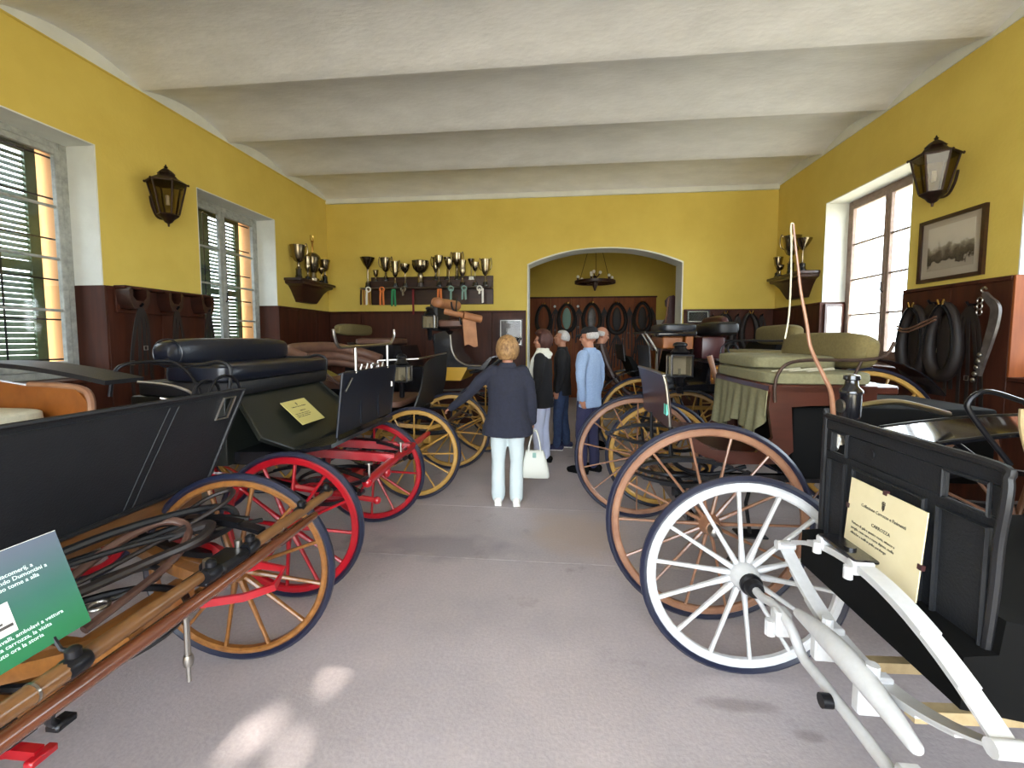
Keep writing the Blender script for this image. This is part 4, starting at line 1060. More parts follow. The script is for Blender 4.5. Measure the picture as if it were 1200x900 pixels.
for y, z in ((0.85, 0.86), (1.95, 0.872), (1.745, 0.867), (1.43, 0.86), (1.25, 0.86)): ferrule(y, z)
for y in (0.765, 1.585):
    f_ = MB(); f_.tube([(BX, y, 0.86), (BX, y + 0.005, 0.86)], 0.024, 14); f_.build('ring_band', 'nickel', l1)
q = MB(); q.b2((BX - 0.09, 1.23, 0.822), (BX + 0.0, 1.46, 0.838), 0.004); q.box((BX - 0.03, 1.345, 0.85), (0.10, 0.13, 0.04), None, 0.012); q.build('pivot_plate', 'black_iron', l1)
for yy in (1.27, 1.41):
    q = MB(); q.tube([(BX - 0.03, yy, 0.85), (BX - 0.03, yy, 0.893)], 0.013, 10); q.build('bolt', 'nickel', l1)
q = MB(); q.tube([(BX, 1.15, 0.79), (BX, 1.15, 0.646)], 0.008, 8); q.lathe([(0, 0), (0.012, 0), (0.015, 0.017), (0.012, 0.033), (0, 0.033)], 10, None, (BX, 1.15, 0.63)); q.tube([(BX, 1.15, 0.63), (BX, 1.15, 0.58)], 0.006, 6); q.build('trace_hook', 'nickel', l1)
q = MB(); q.tube(curve_pts([(BX, 0.80, 0.79), (BX - 0.02, 0.81, 0.76), (BX - 0.03, 0.83, 0.735)], 5), 0.009, 8); q.box((BX - 0.03, 0.84, 0.73), (0.035, 0.045, 0.02), None, 0.005); q.build('bar_step', 'black_iron', l1)
# red ironwork of the pole crab and stays
q = MB(); q.sweep([(-1.50, 1.74, 0.56), (-1.34, 1.82, 0.575), (-1.25, 1.85, 0.545), (-1.25, 1.78, 0.50), (-1.33, 1.69, 0.50), (-1.5, 1.62, 0.5)], [(-0.008, -0.016), (0.008, -0.016), (0.008, 0.016), (-0.008, 0.016)]); q.build('pole_stay', 'red_paint', l1)
q = MB(); q.sweep([(-1.85, 1.90, 0.62), (-1.55, 1.80, 0.65), (-1.25, 1.50, 0.78), (-1.11, 1.40, 0.82)], [(-0.01, -0.024), (0.01, -0.024), (0.01, 0.024), (-0.01, 0.024)]); q.build('pole_stay', 'red_paint', l1)
q = MB(); q.sweep([(-1.64, 1.02, 0.42), (-1.56, 1.04, 0.42), (-1.48, 1.05, 0.41)], [(-0.014, -0.014), (0.014, -0.014), (0.014, 0.014), (-0.014, 0.014)]); q.box((-1.475, 1.05, 0.402), (0.03, 0.07, 0.022), None, 0.004); q.build('pole_stay', 'red_paint', l1)
q = MB(); q.sweep([(-1.95, 1.75, 0.70), (-1.5, 1.55, 0.70), (-1.11, 1.30, 0.80)], [(-0.022, -0.022), (0.022, -0.022), (0.022, 0.022), (-0.022, 0.022)]); q.build('futchell', 'tan_varnish', l1)
q = MB(); q.sweep([(-1.95, 0.95, 0.70), (-1.5, 0.98, 0.70), (-1.11, 1.02, 0.80)], [(-0.022, -0.022), (0.022, -0.022), (0.022, 0.022), (-0.022, 0.022)]); q.build('futchell', 'tan_varnish', l1)
# coil of old harness lying over the futchells
hn = thing('harness_strap', 'coiled dark leather harness straps lying under the broad black dash', 'harness', (-1.62, 1.5, 0.62))
for pts, r_, mt in (([(-1.52, 1.22, 0.66), (-1.50, 1.38, 0.70), (-1.50, 1.55, 0.74), (-1.56, 1.68, 0.80), (-1.66, 1.66, 0.83), (-1.72, 1.52, 0.80), (-1.74, 1.36, 0.74)], 0.017, 'wax_brown_leather'),
                   ([(-1.75, 1.20, 0.72), (-1.66, 1.42, 0.75), (-1.58, 1.66, 0.80), (-1.50, 1.82, 0.86), (-1.55, 1.92, 0.88), (-1.64, 1.86, 0.85), (-1.66, 1.72, 0.8)], 0.012, 'harness_leather'),
                   ([(-1.80, 1.15, 0.78), (-1.72, 1.35, 0.80), (-1.60, 1.60, 0.79), (-1.48, 1.78, 0.76), (-1.40, 1.92, 0.74)], 0.014, 'black_leather'),
                   ([(-1.85, 1.25, 0.80), (-1.74, 1.5, 0.84), (-1.62, 1.75, 0.84), (-1.55, 1.9, 0.80), (-1.5, 1.85, 0.74), (-1.58, 1.6, 0.72), (-1.7, 1.4, 0.70)], 0.02, 'black_leather'),
                   ([(-1.78, 1.1, 0.70), (-1.66, 1.3, 0.72), (-1.56, 1.5, 0.745), (-1.46, 1.62, 0.78), (-1.5, 1.72, 0.80), (-1.6, 1.62, 0.78)], 0.022, 'harness_leather'),
                   ([(-1.9, 1.4, 0.74), (-1.75, 1.6, 0.76), (-1.6, 1.82, 0.78), (-1.45, 1.9, 0.75)], 0.018, 'black_leather'),
                   ([(-1.70, 1.18, 0.68), (-1.58, 1.34, 0.68), (-1.5, 1.46, 0.70), (-1.58, 1.52, 0.71), (-1.7, 1.42, 0.70)], 0.012, 'black_leather')):
    m_ = MB(); m_.tube(curve_pts(pts, 7), r_, 8, flat=0.8); m_.build('strap', mt, hn)
m_ = MB(); m_.add(*ring_geo((-1.56, 1.3, 0.69), 0.03, 0.006)); m_.build('buckle', 'nickel', hn)

# green information board on the splinter bar
sg_ = thing('information_board', 'green and grey printed information board with white text and photo', 'sign', (-1.18, 0.72, 0.875))
ang = math.atan2(0.10, 0.27)
SM = Matrix.Translation((-1.171, 0.51, 0.889)) @ Matrix.Rotation(R(90), 4, 'Z') @ Matrix.Rotation(R(90) - ang, 4, 'X') @ Matrix.Scale(0.822, 4)
SWD, SHT = 0.545, 0.30
m_ = MB(); m_.add(*_box0((0, 0, -0.006), (SWD, SHT, 0)), SM); m_.build('panel', 'sign_print', sg_)
m_ = MB(); m_.add(*_box0((0.0, SHT - 0.0015, 0.0), (SWD, SHT, 0.0008)), SM); m_.build('top_edge', 'white_card', sg_)
T = lambda x, y: SM @ Matrix.Translation((x, y, 0.0006))
for k, (rx_, ln) in enumerate(((0.465, 'noto carrozzaio, a Macomerij, a'), (0.495, 'voluto da Ferdinando Dumontini a'), (0.47, 'della quale suo tome a alla'), (0.36, 'la fiera.'))):
    text('text_line', ln, 0.0165, T(rx_, 0.226 - 0.0165 * k), 'white_ink', sg_, 0.0004, 'RIGHT')
for k, (rx_, ln) in enumerate(((0.49, 'e quali i cavalli, ambulavi a vettura'), (0.455, 'gli allievi, la carrozza, la visita'), (0.43, 'questo perduto ora la storia'))):
    text('text_line', ln, 0.0155, T(rx_, 0.066 - 0.0165 * k), 'white_ink', sg_, 0.0004, 'RIGHT')
m_ = MB(); m_.add(*_box0((0.15, 0.083, 0), (0.385, 0.165, 0.001)), SM); ph = m_.build('photo_print', 'white_card', sg_)
m_ = MB()
for (p, q_) in (((0.155, 0.100), (0.38, 0.108)), ((0.31, 0.110), (0.325, 0.117)), ((0.345, 0.112), (0.36, 0.118)), ((0.20, 0.110), (0.26, 0.13))): m_.add(*_box0((p[0], p[1], 0.001), (q_[0], q_[1], 0.0016)), SM)
m_.build('photo_shapes', 'photo_grey', ph)
m_ = MB(); m_.tube([(-1.18, 0.60, 0.90), (-1.16, 0.60, 0.87), (-1.10, 0.60, 0.865)], 0.005, 6); m_.tube([(-1.18, 0.88, 0.90), (-1.16, 0.88, 0.87), (-1.10, 0.88, 0.865)], 0.005, 6); m_.build('bracket', 'black_iron', sg_)

# ---------------------------------------------------------------- red-wheeled carriage (left, second)
l2 = thing('carriage', 'dark carriage with bright red wheels and navy leather seat', 'carriage', (-2.3, 3.1, 0))
wheel(l2, -1.63, 2.50, 0.915, 'red_paint', 'red_paint', 12, -1, R(3), 0.04, 0.017, rot=0.1)
wheel(l2, -1.60, 3.64, 0.905, 'red_paint', 'red_paint', 12, 1, R(6), 0.04, 0.017, rot=0.05)
wheel(l2, -3.2, 2.52, 1.1, 'red_paint', 'red_paint', 14, -1, 0, 0.04, 0.017)
wheel(l2, -3.2, 3.64, 1.1, 'red_paint', 'red_paint', 14, 1, 0, 0.04, 0.017)
running_gear(l2, -1.6, -3.2, 2.54, 3.6, 0.455, 0.55, 'red_paint', 1)
q = MB(); roll_y(q, -2.42, 1.51, 2.46, 3.68, 0.10, 0.095, 0.5); bk = q.build('backrest', 'navy_leather', l2)
q = MB(); q.tube([V(-2.42 + 0.1 * math.cos(a_), 2.52, 1.51 + 0.088 * math.sin(a_)) for a_ in [i * math.pi / 12 for i in range(24)]], 0.005, 6, closed=True); q.build('piping', 'navy_leather', bk)
q = MB(); cushion(q, (-2.2, 3.07, 1.385), (0.46, 1.24, 0.11), 0.25); q.build('seat_cushion', 'navy_leather', l2)
q = MB(); q.b2((-2.62, 2.5, 1.24), (-1.98, 3.62, 1.335), 0.02); q.build('seat_frame', 'black_leather', l2)
q = MB(); q.b2((-2.7, 2.52, 0.8), (-2.05, 3.6, 1.24), 0.015); q.build('seat_box', 'green_black', l2)
for yy in (2.50, 3.62):
    q = MB(); q.tube(curve_pts([(-2.0, yy, 1.30), (-1.99, yy, 1.42), (-2.06, yy, 1.46), (-2.2, yy, 1.44), (-2.5, yy, 1.45)], 5), 0.012, 8); q.build('arm_rail', 'black_leather', l2)
# body: sloping front boards
q = MB()
bp_ = [(2.56, -2.02, 1.262), (3.52, -2.02, 1.252), (3.46, -1.62, 0.97), (3.2, -1.68, 0.885), (2.66, -1.70, 0.885), (2.46, -1.78, 1.0)]
vs = [V(x_, y_, z_) for y_, x_, z_ in bp_]; nn = (vs[1] - vs[0]).cross(vs[3] - vs[0]).normalized()
if nn.x > 0: nn = -nn
q.add(vs + [v_ + nn * 0.02 for v_ in vs], [tuple(range(6)), tuple(range(11, 5, -1))] + [(i, (i + 1) % 6, 6 + (i + 1) % 6, 6 + i) for i in range(6)])
q.build('front_board', 'green_black', l2, angle=20)
q = MB(); q.tube([v_ - nn * 0.004 for v_ in vs], 0.011, 6, closed=True); q.build('board_moulding', 'green_black', l2)
q = MB(); sec = [(-1.72, 0.86), (-1.40, 0.92), (-1.40, 0.945), (-1.72, 0.89), (-2.7, 0.86), (-2.7, 0.80), (-1.9, 0.80)]
q.prism(sec, 1.02, lambda a_, z_, t: V(a_, 2.58 + t, z_)); q.build('body', 'black_body', l2)
# navy dash with nickel rein rail and handles
q = MB(); q.sheet(lambda u, v: V(-1.43 - 0.05 * (1 - v), 2.79 + 0.95 * u, 0.955 + 0.41 * v), 4, 4, 0.014); ds = q.build('dashboard', 'navy_panel', l2)
for yy in (3.10, 3.42):
    q = MB(); q.b2((-1.452, yy - 0.006, 0.98), (-1.440, yy + 0.006, 1.35), 0.003); q.build('seam', 'navy_panel', ds)
q = MB(); q.tube([(-1.47, 2.785, 0.94), (-1.42, 2.785, 1.37)], 0.009, 8); q.tube([(-1.42, 2.785, 1.37), (-1.42, 3.74, 1.37)], 0.008, 8); q.tube([(-1.42, 3.74, 1.37), (-1.47, 3.74, 0.95)], 0.008, 8); q.build('edge_roll', 'navy_panel', ds)
q = MB(); q.tube(curve_pts([(-1.42, 2.68, 1.66), (-1.42, 2.70, 1.60), (-1.42, 2.74, 1.555), (-1.42, 2.85, 1.545), (-1.42, 3.55, 1.555), (-1.42, 3.66, 1.575), (-1.42, 3.72, 1.63), (-1.42, 3.72, 1.68)], 6), 0.011, 8); q.build('rein_rail', 'nickel', ds)
for yy in (2.98, 3.56):
    q = MB(); q.tube([(-1.42, yy, 1.36), (-1.42, yy, 1.55)], 0.011, 8); q.build('rail_post', 'nickel', ds)
q = MB(); q.tube([(-1.425, 3.25, 1.365), (-1.425, 3.25, 1.40), (-1.425, 3.38, 1.40), (-1.425, 3.38, 1.365)], 0.007, 6); q.build('handle', 'nickel', ds)
q = MB(); q.tube([(-1.41, 2.80, 1.25), (-1.41, 2.9, 1.33)], 0.007, 6); q.tube([(-1.41, 3.62, 1.20), (-1.41, 3.62, 1.24)], 0.012, 8); q.build('fitting', 'nickel', ds)
# red splinter bar, futchells and their bolts
q = MB(); q.tube([(-1.24, 2.74, 0.665), (-1.25, 3.1, 0.675), (-1.25, 3.7, 0.685), (-1.25, 4.12, 0.69)], [0.028, 0.032, 0.03, 0.024], 10)
q.ell((-1.24, 2.73, 0.663), (0.035, 0.035, 0.035), 12, 8); q.ell((-1.24, 3.06, 0.63), (0.03, 0.035, 0.04), 10, 8); q.build('splinter_bar', 'red_paint', l2)
q = MB(); q.beam((-1.9, 2.95, 0.80), (-1.24, 3.2, 0.70), 0.05, 0.06); q.build('futchell', 'red_paint', l2)
q = MB(); q.beam((-1.9, 3.25, 0.80), (-1.24, 3.55, 0.70), 0.05, 0.06); q.build('futchell', 'red_paint', l2)
q = MB(); q.tube([(-1.7, 2.62, 0.66), (-1.25, 2.90, 0.48)], [0.026, 0.018], 8); q.ell((-1.25, 2.90, 0.48), (0.028, 0.028, 0.028), 10, 8); q.build('pole_stay', 'red_paint', l2)
for yy in (2.76, 3.35):
    q = MB(); q.tube([(-1.24, yy, 0.68), (-1.24, yy, 0.78)], 0.009, 8); q.lathe([(0, 0), (0.026, 0), (0.026, 0.012), (0, 0.015)], 10, None, (-1.24, yy, 0.775)); q.build('bolt', 'nickel', l2)
for yy in (2.66, 3.48):
    s = MB(); leaf_spring(s, (-1.75, yy, 0.62), (-1.25, yy, 0.62), 0.07); s.build('spring', 'black_body', l2)
ir = MB(); ir.tube(arc((-1.565, 2.40, 0.46), 0.40, R(-10), R(12), 4, (1, 0, 0), (0, 0, 1)), 0.01); 
n2 = thing('notice_card', 'small yellowed notice lying on the sloping board of the red-wheeled carriage', 'notice', (-1.8, 2.9, 1.0), 'printed notices on the carriages')
u_ = V(0, 1, 0); dn = (V(-1.66, 0, 0.93) - V(-2.02, 0, 1.257)); dn.normalize(); upv = -dn
nrm = u_.cross(upv).normalized()
NM2 = Matrix(((u_.x, upv.x, nrm.x, 0), (u_.y, upv.y, nrm.y, 0), (u_.z, upv.z, nrm.z, 0), (0, 0, 0, 1)))
org = V(-2.02, 2.80, 1.257) + dn * 0.385 + nrm * 0.03
NM2 = Matrix.Translation(org) @ NM2
card(n2, NM2, 0.28, 0.215, 'paper_yellow'); notice_text(n2, NM2, 0.28, 0.215, 0.82)

# ---------------------------------------------------------------- hooded carriage with yellow wheels (left, third)
l3 = thing('carriage', 'black carriage with folded brown leather hood and yellow wheels', 'carriage', (-2.2, 4.75, 0))
wheel(l3, -1.42, 4.22, 0.93, 'yellow_paint', 'yellow_paint', 12, -1, R(4), 0.04, 0.016)
wheel(l3, -1.30, 5.27, 0.95, 'yellow_paint', 'yellow_paint', 12, -1, R(4), 0.04, 0.016, rot=0.1)
wheel(l3, -3.1, 4.22, 1.1, 'yellow_paint', 'yellow_paint', 14, -1, 0, 0.04, 0.016)
wheel(l3, -3.1, 5.27, 1.1, 'yellow_paint', 'yellow_paint', 14, 1, 0, 0.04, 0.016)
running_gear(l3, -1.38, -3.1, 4.26, 5.22, 0.47, 0.55, 'yellow_paint', 1)
q = MB(); sec = [(-1.5, 0.80), (-1.62, 0.86), (-2.0, 0.88), (-2.05, 1.08), (-2.6, 1.10), (-3.0, 1.3), (-3.05, 1.0), (-2.7, 0.74), (-1.9, 0.72)]
q.prism(sec, 0.9, lambda a_, z_, t: V(a_, 4.3 + t, z_)); q.build('body', 'black_body', l3)
q = MB(); cushion(q, (-2.22, 4.75, 1.13), (0.55, 0.92, 0.13), 0.35); q.build('seat_cushion', 'tan_leather', l3)
q = MB(); cushion(q, (-1.80, 4.72, 0.93), (0.42, 0.85, 0.08), 0.35); q.build('floor_cushion', 'tan_leather', l3)
# folded hood: stacked leather folds with bows
for k, (zz, dx, ln, rr) in enumerate(((1.46, 0.0, 0.42, 0.062), (1.36, 0.03, 0.46, 0.055), (1.28, 0.05, 0.48, 0.045))):
    q = MB(); pts = curve_pts([(-2.45 + dx, 4.08 - 0.03 * k, zz - 0.06), (-2.58 + dx, 4.06, zz), (-2.72, 4.3, zz + 0.03), (-2.76, 4.75, zz + 0.04), (-2.72, 5.2, zz + 0.03), (-2.45 + dx, 5.40, zz - 0.05), (-2.25 + dx, 5.42, zz - 0.12)], 6)
    q.tube(pts, rr, 12); q.build('hood_fold', 'tan_leather', l3)
for k in range(3):
    q = MB(); q.tube(curve_pts([(-2.2, 4.28, 1.12), (-2.26 - 0.04 * k, 4.1, 1.22 + 0.05 * k), (-2.45, 4.06, 1.30 + 0.06 * k)], 5), 0.014, 8); q.build('hood_bow', 'wax_brown_leather', l3)
q = MB()
for k in range(6): q.tube([(-2.05, 4.35 + 0.14 * k, 1.20), (-2.02, 4.38 + 0.14 * k, 1.34)], 0.012, 6)
q.build('hood_frame', 'nickel', l3)
# tall curved leather dash
q = MB(); q.sheet(lambda u, v: V(-1.50 + 0.05 * v ** 2 + 0.05 * math.sin(math.pi * v) - 0.06 * math.sin(math.pi * u), 4.38 + 0.24 * v ** 1.5 + (1.08 - 0.10 * v) * u, 0.84 + 0.50 * v + 0.06 * u * v ** 3 - 0.05 * (1 - u) ** 3 * v ** 2), 10, 12, 0.014); q.build('dashboard', 'black_leather', l3)
q = MB(); q.tube([(-1.90, 4.50, 1.37), (-1.50, 4.62, 1.385), (-1.42, 5.5, 1.42)], 0.010, 8); q.tube([(-1.90, 4.50, 1.37), (-1.93, 4.48, 1.12)], 0.010, 8); q.build('rein_rail', 'nickel', l3)
lamp(l3, (-1.64, 4.50, 1.235), 'black carriage lamp with nickel bezel on the hooded carriage', 'black_iron', 'nickel', (1, 0), 1.0, [(-1.64, 4.50, 1.08), (-1.68, 4.56, 1.0), (-1.72, 4.7, 0.90)])
q = MB(); q.sweep([(-1.62, 4.34, 0.72), (-1.32, 4.45, 0.68), (-1.18, 4.62, 0.70)], [(-0.012, -0.02), (0.012, -0.02), (0.012, 0.02), (-0.012, 0.02)]); q.build('pole_stay', 'yellow_paint', l3)
q = MB(); q.tube([(-1.16, 4.35, 0.72), (-1.14, 5.3, 0.75)], 0.024, 10); q.build('splinter_bar', 'dark_wood', l3)

# ---------------------------------------------------------------- tall carriage with tan apron (left, fourth)
l4 = thing('carriage', 'tall black carriage with tan leather apron, high box seat and yellow panel', 'carriage', (-2.1, 6.6, 0))
wheel(l4, -1.02, 6.12, 1.0, 'yellow_paint', 'yellow_paint', 12, -1, R(4), 0.04, 0.016)
wheel(l4, -1.02, 7.2, 1.0, 'yellow_paint', 'yellow_paint', 12, 1, R(4), 0.04, 0.016)
wheel(l4, -2.9, 6.1, 1.15, 'yellow_paint', 'yellow_paint', 14, -1, 0, 0.04, 0.016)
wheel(l4, -2.9, 7.2, 1.15, 'yellow_paint', 'yellow_paint', 14, 1, 0, 0.04, 0.016)
running_gear(l4, -1.02, -2.9, 6.15, 7.15, 0.5, 0.57, 'yellow_paint', 1)
q = MB(); sec = [(-1.78, 1.22), (-1.80, 1.66), (-1.62, 1.72), (-1.55, 1.62), (-1.52, 1.40), (-1.38, 1.25), (-1.10, 1.22), (-0.98, 1.34), (-0.95, 1.32), (-1.06, 1.16), (-1.40, 1.16)]
q.prism(sec, 0.8, lambda a_, z_, t: V(a_, 6.25 + t, z_)); q.build('box_seat', 'black_body', l4)
q = MB(); sec = [(-1.70, 1.0), (-1.68, 1.2), (-2.2, 1.2), (-2.3, 1.5), (-3.1, 1.55), (-3.15, 1.1), (-2.8, 0.85), (-2.0, 0.82)]
q.prism(sec, 0.8, lambda a_, z_, t: V(a_, 6.25 + t, z_)); q.build('body', 'black_body', l4)
q = MB(); q.prism([(-1.68, 1.0), (-1.40, 1.0), (-1.30, 1.19), (-1.68, 1.19)], 0.82, lambda a_, z_, t: V(a_, 6.24 + t, z_)); q.build('yellow_panel', 'yellow_panel', l4)
q = MB(); q.tube(curve_pts([(-1.55, 6.24, 1.66), (-1.53, 6.24, 1.45), (-1.45, 6.24, 1.30), (-1.30, 6.24, 1.22), (-1.10, 6.24, 1.21)], 5), 0.012, 8); q.build('edge_moulding', 'nickel', l4)
q = MB(); q.tube([(-1.78, 6.3, 2.12), (-1.60, 6.9, 2.12)], [0.075, 0.075], 14); q.ell((-1.74, 6.28, 2.12), (0.09, 0.06, 0.075), 14, 8); q.build('box_backrest', 'light_tan_leather', l4)
q = MB(); q.b2((-1.86, 6.28, 1.72), (-1.74, 7.0, 2.1), 0.02); q.build('seat_back', 'black_leather', l4)
q = MB(); cushion(q, (-1.55, 6.62, 1.82), (0.42, 0.74, 0.12), 0.35); q.build('box_cushion', 'tan_leather', l4)
q = MB(); q.tube([(-1.35, 6.22, 1.93), (-1.12, 6.35, 1.88)], 0.055, 12); q.tube([(-1.62, 6.22, 1.99), (-1.35, 6.22, 1.93)], 0.045, 12); q.build('apron_roll', 'light_tan_leather', l4)
q = MB(); q.sheet(lambda u, v: V(-1.36 + 0.17 * u + 0.03 * v, 6.2 + 0.1 * u, 1.88 - 0.38 * v + 0.02 * math.sin(6 * u)), 6, 6, 0.01); q.build('apron', 'light_tan_leather', l4)
q = MB(); q.tube(curve_pts([(-1.52, 6.2, 2.12), (-1.50, 6.2, 2.02), (-1.42, 6.2, 1.96), (-1.38, 6.2, 1.8)], 5), 0.012, 8); q.tube([(-1.46, 6.3, 2.2), (-1.48, 6.3, 1.98)], 0.01, 8); q.build('rein_rail', 'black_iron', l4)
q = MB(); roll_y(q, -3.05, 1.73, 5.85, 6.95, 0.07, 0.085, 0.5); q.build('backrest', 'olive_cloth', l4)
q = MB(); cushion(q, (-2.7, 6.6, 1.56), (0.6, 0.8, 0.1), 0.35); q.build('seat_cushion', 'tan_leather', l4)
lamp(l4, (-1.83, 6.18, 1.84), 'tall nickel-bezelled lamp beside the high box seat', 'black_iron', 'nickel', (1, 0), 1.1, [(-1.83, 6.18, 1.7), (-1.8, 6.24, 1.6), (-1.79, 6.27, 1.5)])
for yy in (6.4, 7.0):
    q = MB(); q.tube(curve_pts([(-1.3, yy, 1.1), (-1.0, yy, 1.2), (-0.75, yy, 1.42), (-0.6, yy, 1.62)], 5), 0.025, 10); q.build('shaft', 'black_body', l4)
q = MB(); q.sweep([(-1.7, 6.2, 0.86), (-1.35, 6.15, 0.88), (-1.1, 6.12, 0.84)], [(-0.02, -0.012), (0.02, -0.012), (0.02, 0.012), (-0.02, 0.012)]); q.build('step_iron', 'nickel', l4)
# ================================================================ things on the walls
def lantern(x, y, zt, sg, label):
    """six-sided wall lantern; sg: direction into the room along X"""
    t = thing('wall_lantern', label, 'lantern', (x, y, zt - 0.65), 'wall lanterns')
    n = 6; ph = math.pi / 6
    ringp = lambda r, z: [V(x + r * math.cos(ph + i * math.pi / 3), y + r * math.sin(ph + i * math.pi / 3), z) for i in range(n)]
    zr, zb = zt - 0.20, zt - 0.52
    a = MB(); a.loft([ringp(0.19, zr), ringp(0.195, zr + 0.012), ringp(0.13, zr + 0.05), ringp(0.10, zr + 0.065), ringp(0.075, zr + 0.10), ringp(0.085, zr + 0.105), ringp(0.05, zr + 0.14), ringp(0.02, zr + 0.16)]); a.build('roof', 'lantern_metal', t)
    a = MB(); a.lathe([(0, 0), (0.02, 0), (0.012, 0.012), (0.02, 0.022), (0.008, 0.035), (0.004, 0.05), (0, 0.052)], 10, None, (x, y, zr + 0.155)); a.build('finial', 'lantern_metal', t)
    a = MB(); a.loft([ringp(0.10, zb), ringp(0.105, zb - 0.012), ringp(0.08, zb - 0.035), ringp(0.055, zb - 0.055), ringp(0.035, zb - 0.085), ringp(0.012, zb - 0.10), ringp(0.008, zb - 0.13)]); a.build('base', 'lantern_metal', t)
    T, B = ringp(0.172, zr), ringp(0.10, zb)
    for i in range(n):
        a = MB(); a.tube([T[i], B[i]], 0.009, 6); a.build('post', 'lantern_metal', t)
        j = (i + 1) % n
        q = [T[i].lerp(T[j], 0.05), T[i].lerp(T[j], 0.95), B[i].lerp(B[j], 0.95), B[i].lerp(B[j], 0.05)]
        nn = (q[1] - q[0]).cross(q[3] - q[0]).normalized() * 0.002
        a = MB(); a.add([p + nn for p in q] + [p - nn for p in q], [(0, 1, 2, 3), (7, 6, 5, 4), (0, 4, 5, 1), (1, 5, 6, 2), (2, 6, 7, 3), (3, 7, 4, 0)]); a.build('pane', 'lantern_glass', t)
    for i in range(n):
        a = MB(); a.ell(ringp(0.194, zr + 0.006)[i], (0.011, 0.011, 0.014), 8, 6); a.build('corner_knob', 'lantern_metal', t)
    a = MB(); a.tube(curve_pts([(x, y, zr - 0.22), (x, y, zr - 0.12)], 2), 0.018, 8); a.build('bulb', 'bulb', t)
    a = MB(); a.tube(curve_pts([(x, y, zb - 0.05), (x - sg * 0.12, y, zb - 0.03), (x - sg * 0.18, y, zb + 0.08), (x - sg * 0.205, y, zb + 0.2)], 5), 0.012, 8); a.build('wall_bracket', 'lantern_metal', t)
    return t
lantern(XL + 0.21, 4.48, 3.46, 1, 'rusty brown hexagonal lantern on the wall between the shuttered windows')
lantern(XR - 0.21, 4.70, 3.50, -1, 'dark hexagonal lantern on the wall above the framed carriage picture')

def framed(name, label, cat, M, w, h, fw, frame, inner, mount=0.0, mtl_mount='white_card', group=None):
    """flat picture: M maps (x right, y up, z out of the wall) to the world, origin at the lower left"""
    loc = M @ V(w / 2, 0, 0)
    t = thing(name, label, cat, loc, group)
    a = MB()
    for p, q in (((0, 0, 0), (w, fw, 0.03)), ((0, h - fw, 0), (w, h, 0.03)), ((0, fw, 0), (fw, h - fw, 0.03)), ((w - fw, fw, 0), (w, h - fw, 0.03))): a.add(*_box0(p, q), M)
    a.build('frame', frame, t)
    if mount:
        a = MB(); a.add(*_box0((fw, fw, 0.004), (w - fw, h - fw, 0.012)), M); a.build('mount', mtl_mount, t)
    a = MB(); a.add(*_box0((fw + mount, fw + mount * 1.05, 0.006), (w - fw - mount, h - fw - mount * .8, 0.014)), M); a.build('print', inner, t)
    a = MB(); a.add(*_box0((fw, fw, 0.018), (w - fw, h - fw, 0.020)), M); a.build('glass', 'picture_glass', t)
    return t
def wallM(o, right, up=(0, 0, 1)):
    r_ = V(right); u_ = V(up); n_ = r_.cross(u_); o = V(o)
    return Matrix(((r_.x, u_.x, n_.x, o.x), (r_.y, u_.y, n_.y, o.y), (r_.z, u_.z, n_.z, o.z), (0, 0, 0, 1)))
mat('sepia_paper', rgb(176, 164, 148), 0.6)
framed('framed_picture', 'framed sepia print of a horse-drawn carriage by trees under the lantern', 'picture', wallM((XR - 0.004, 5.08, 2.165), (0, -1, 0)), 0.72, 0.62, 0.035, 'dark_wood', 'picture_print', 0.07, 'sepia_paper')
framed('framed_picture', 'small unmounted grey photograph on the wood panelling left of the arch', 'picture', wallM((-1.10, YB - 0.032, 1.47), (1, 0, 0)), 0.43, 0.49, 0.02, 'dark_wood', 'photo_grey', 0.015)
dc = framed('framed_document', 'white document in a brown frame on the window reveal', 'picture', wallM((3.745, 6.81 - 0.024, 1.62), (1, 0, 0)), 0.26, 0.47, 0.03, 'red_brown_wood', 'white_card', 0.004)
for k in range(9):
    MB().b2((3.80, 6.81 - 0.043, 1.72 + 0.034 * k), (3.80 + (0.16 if k % 3 else 0.11), 6.81 - 0.041, 1.724 + 0.034 * k)).build('text_line', 'photo_grey', dc)

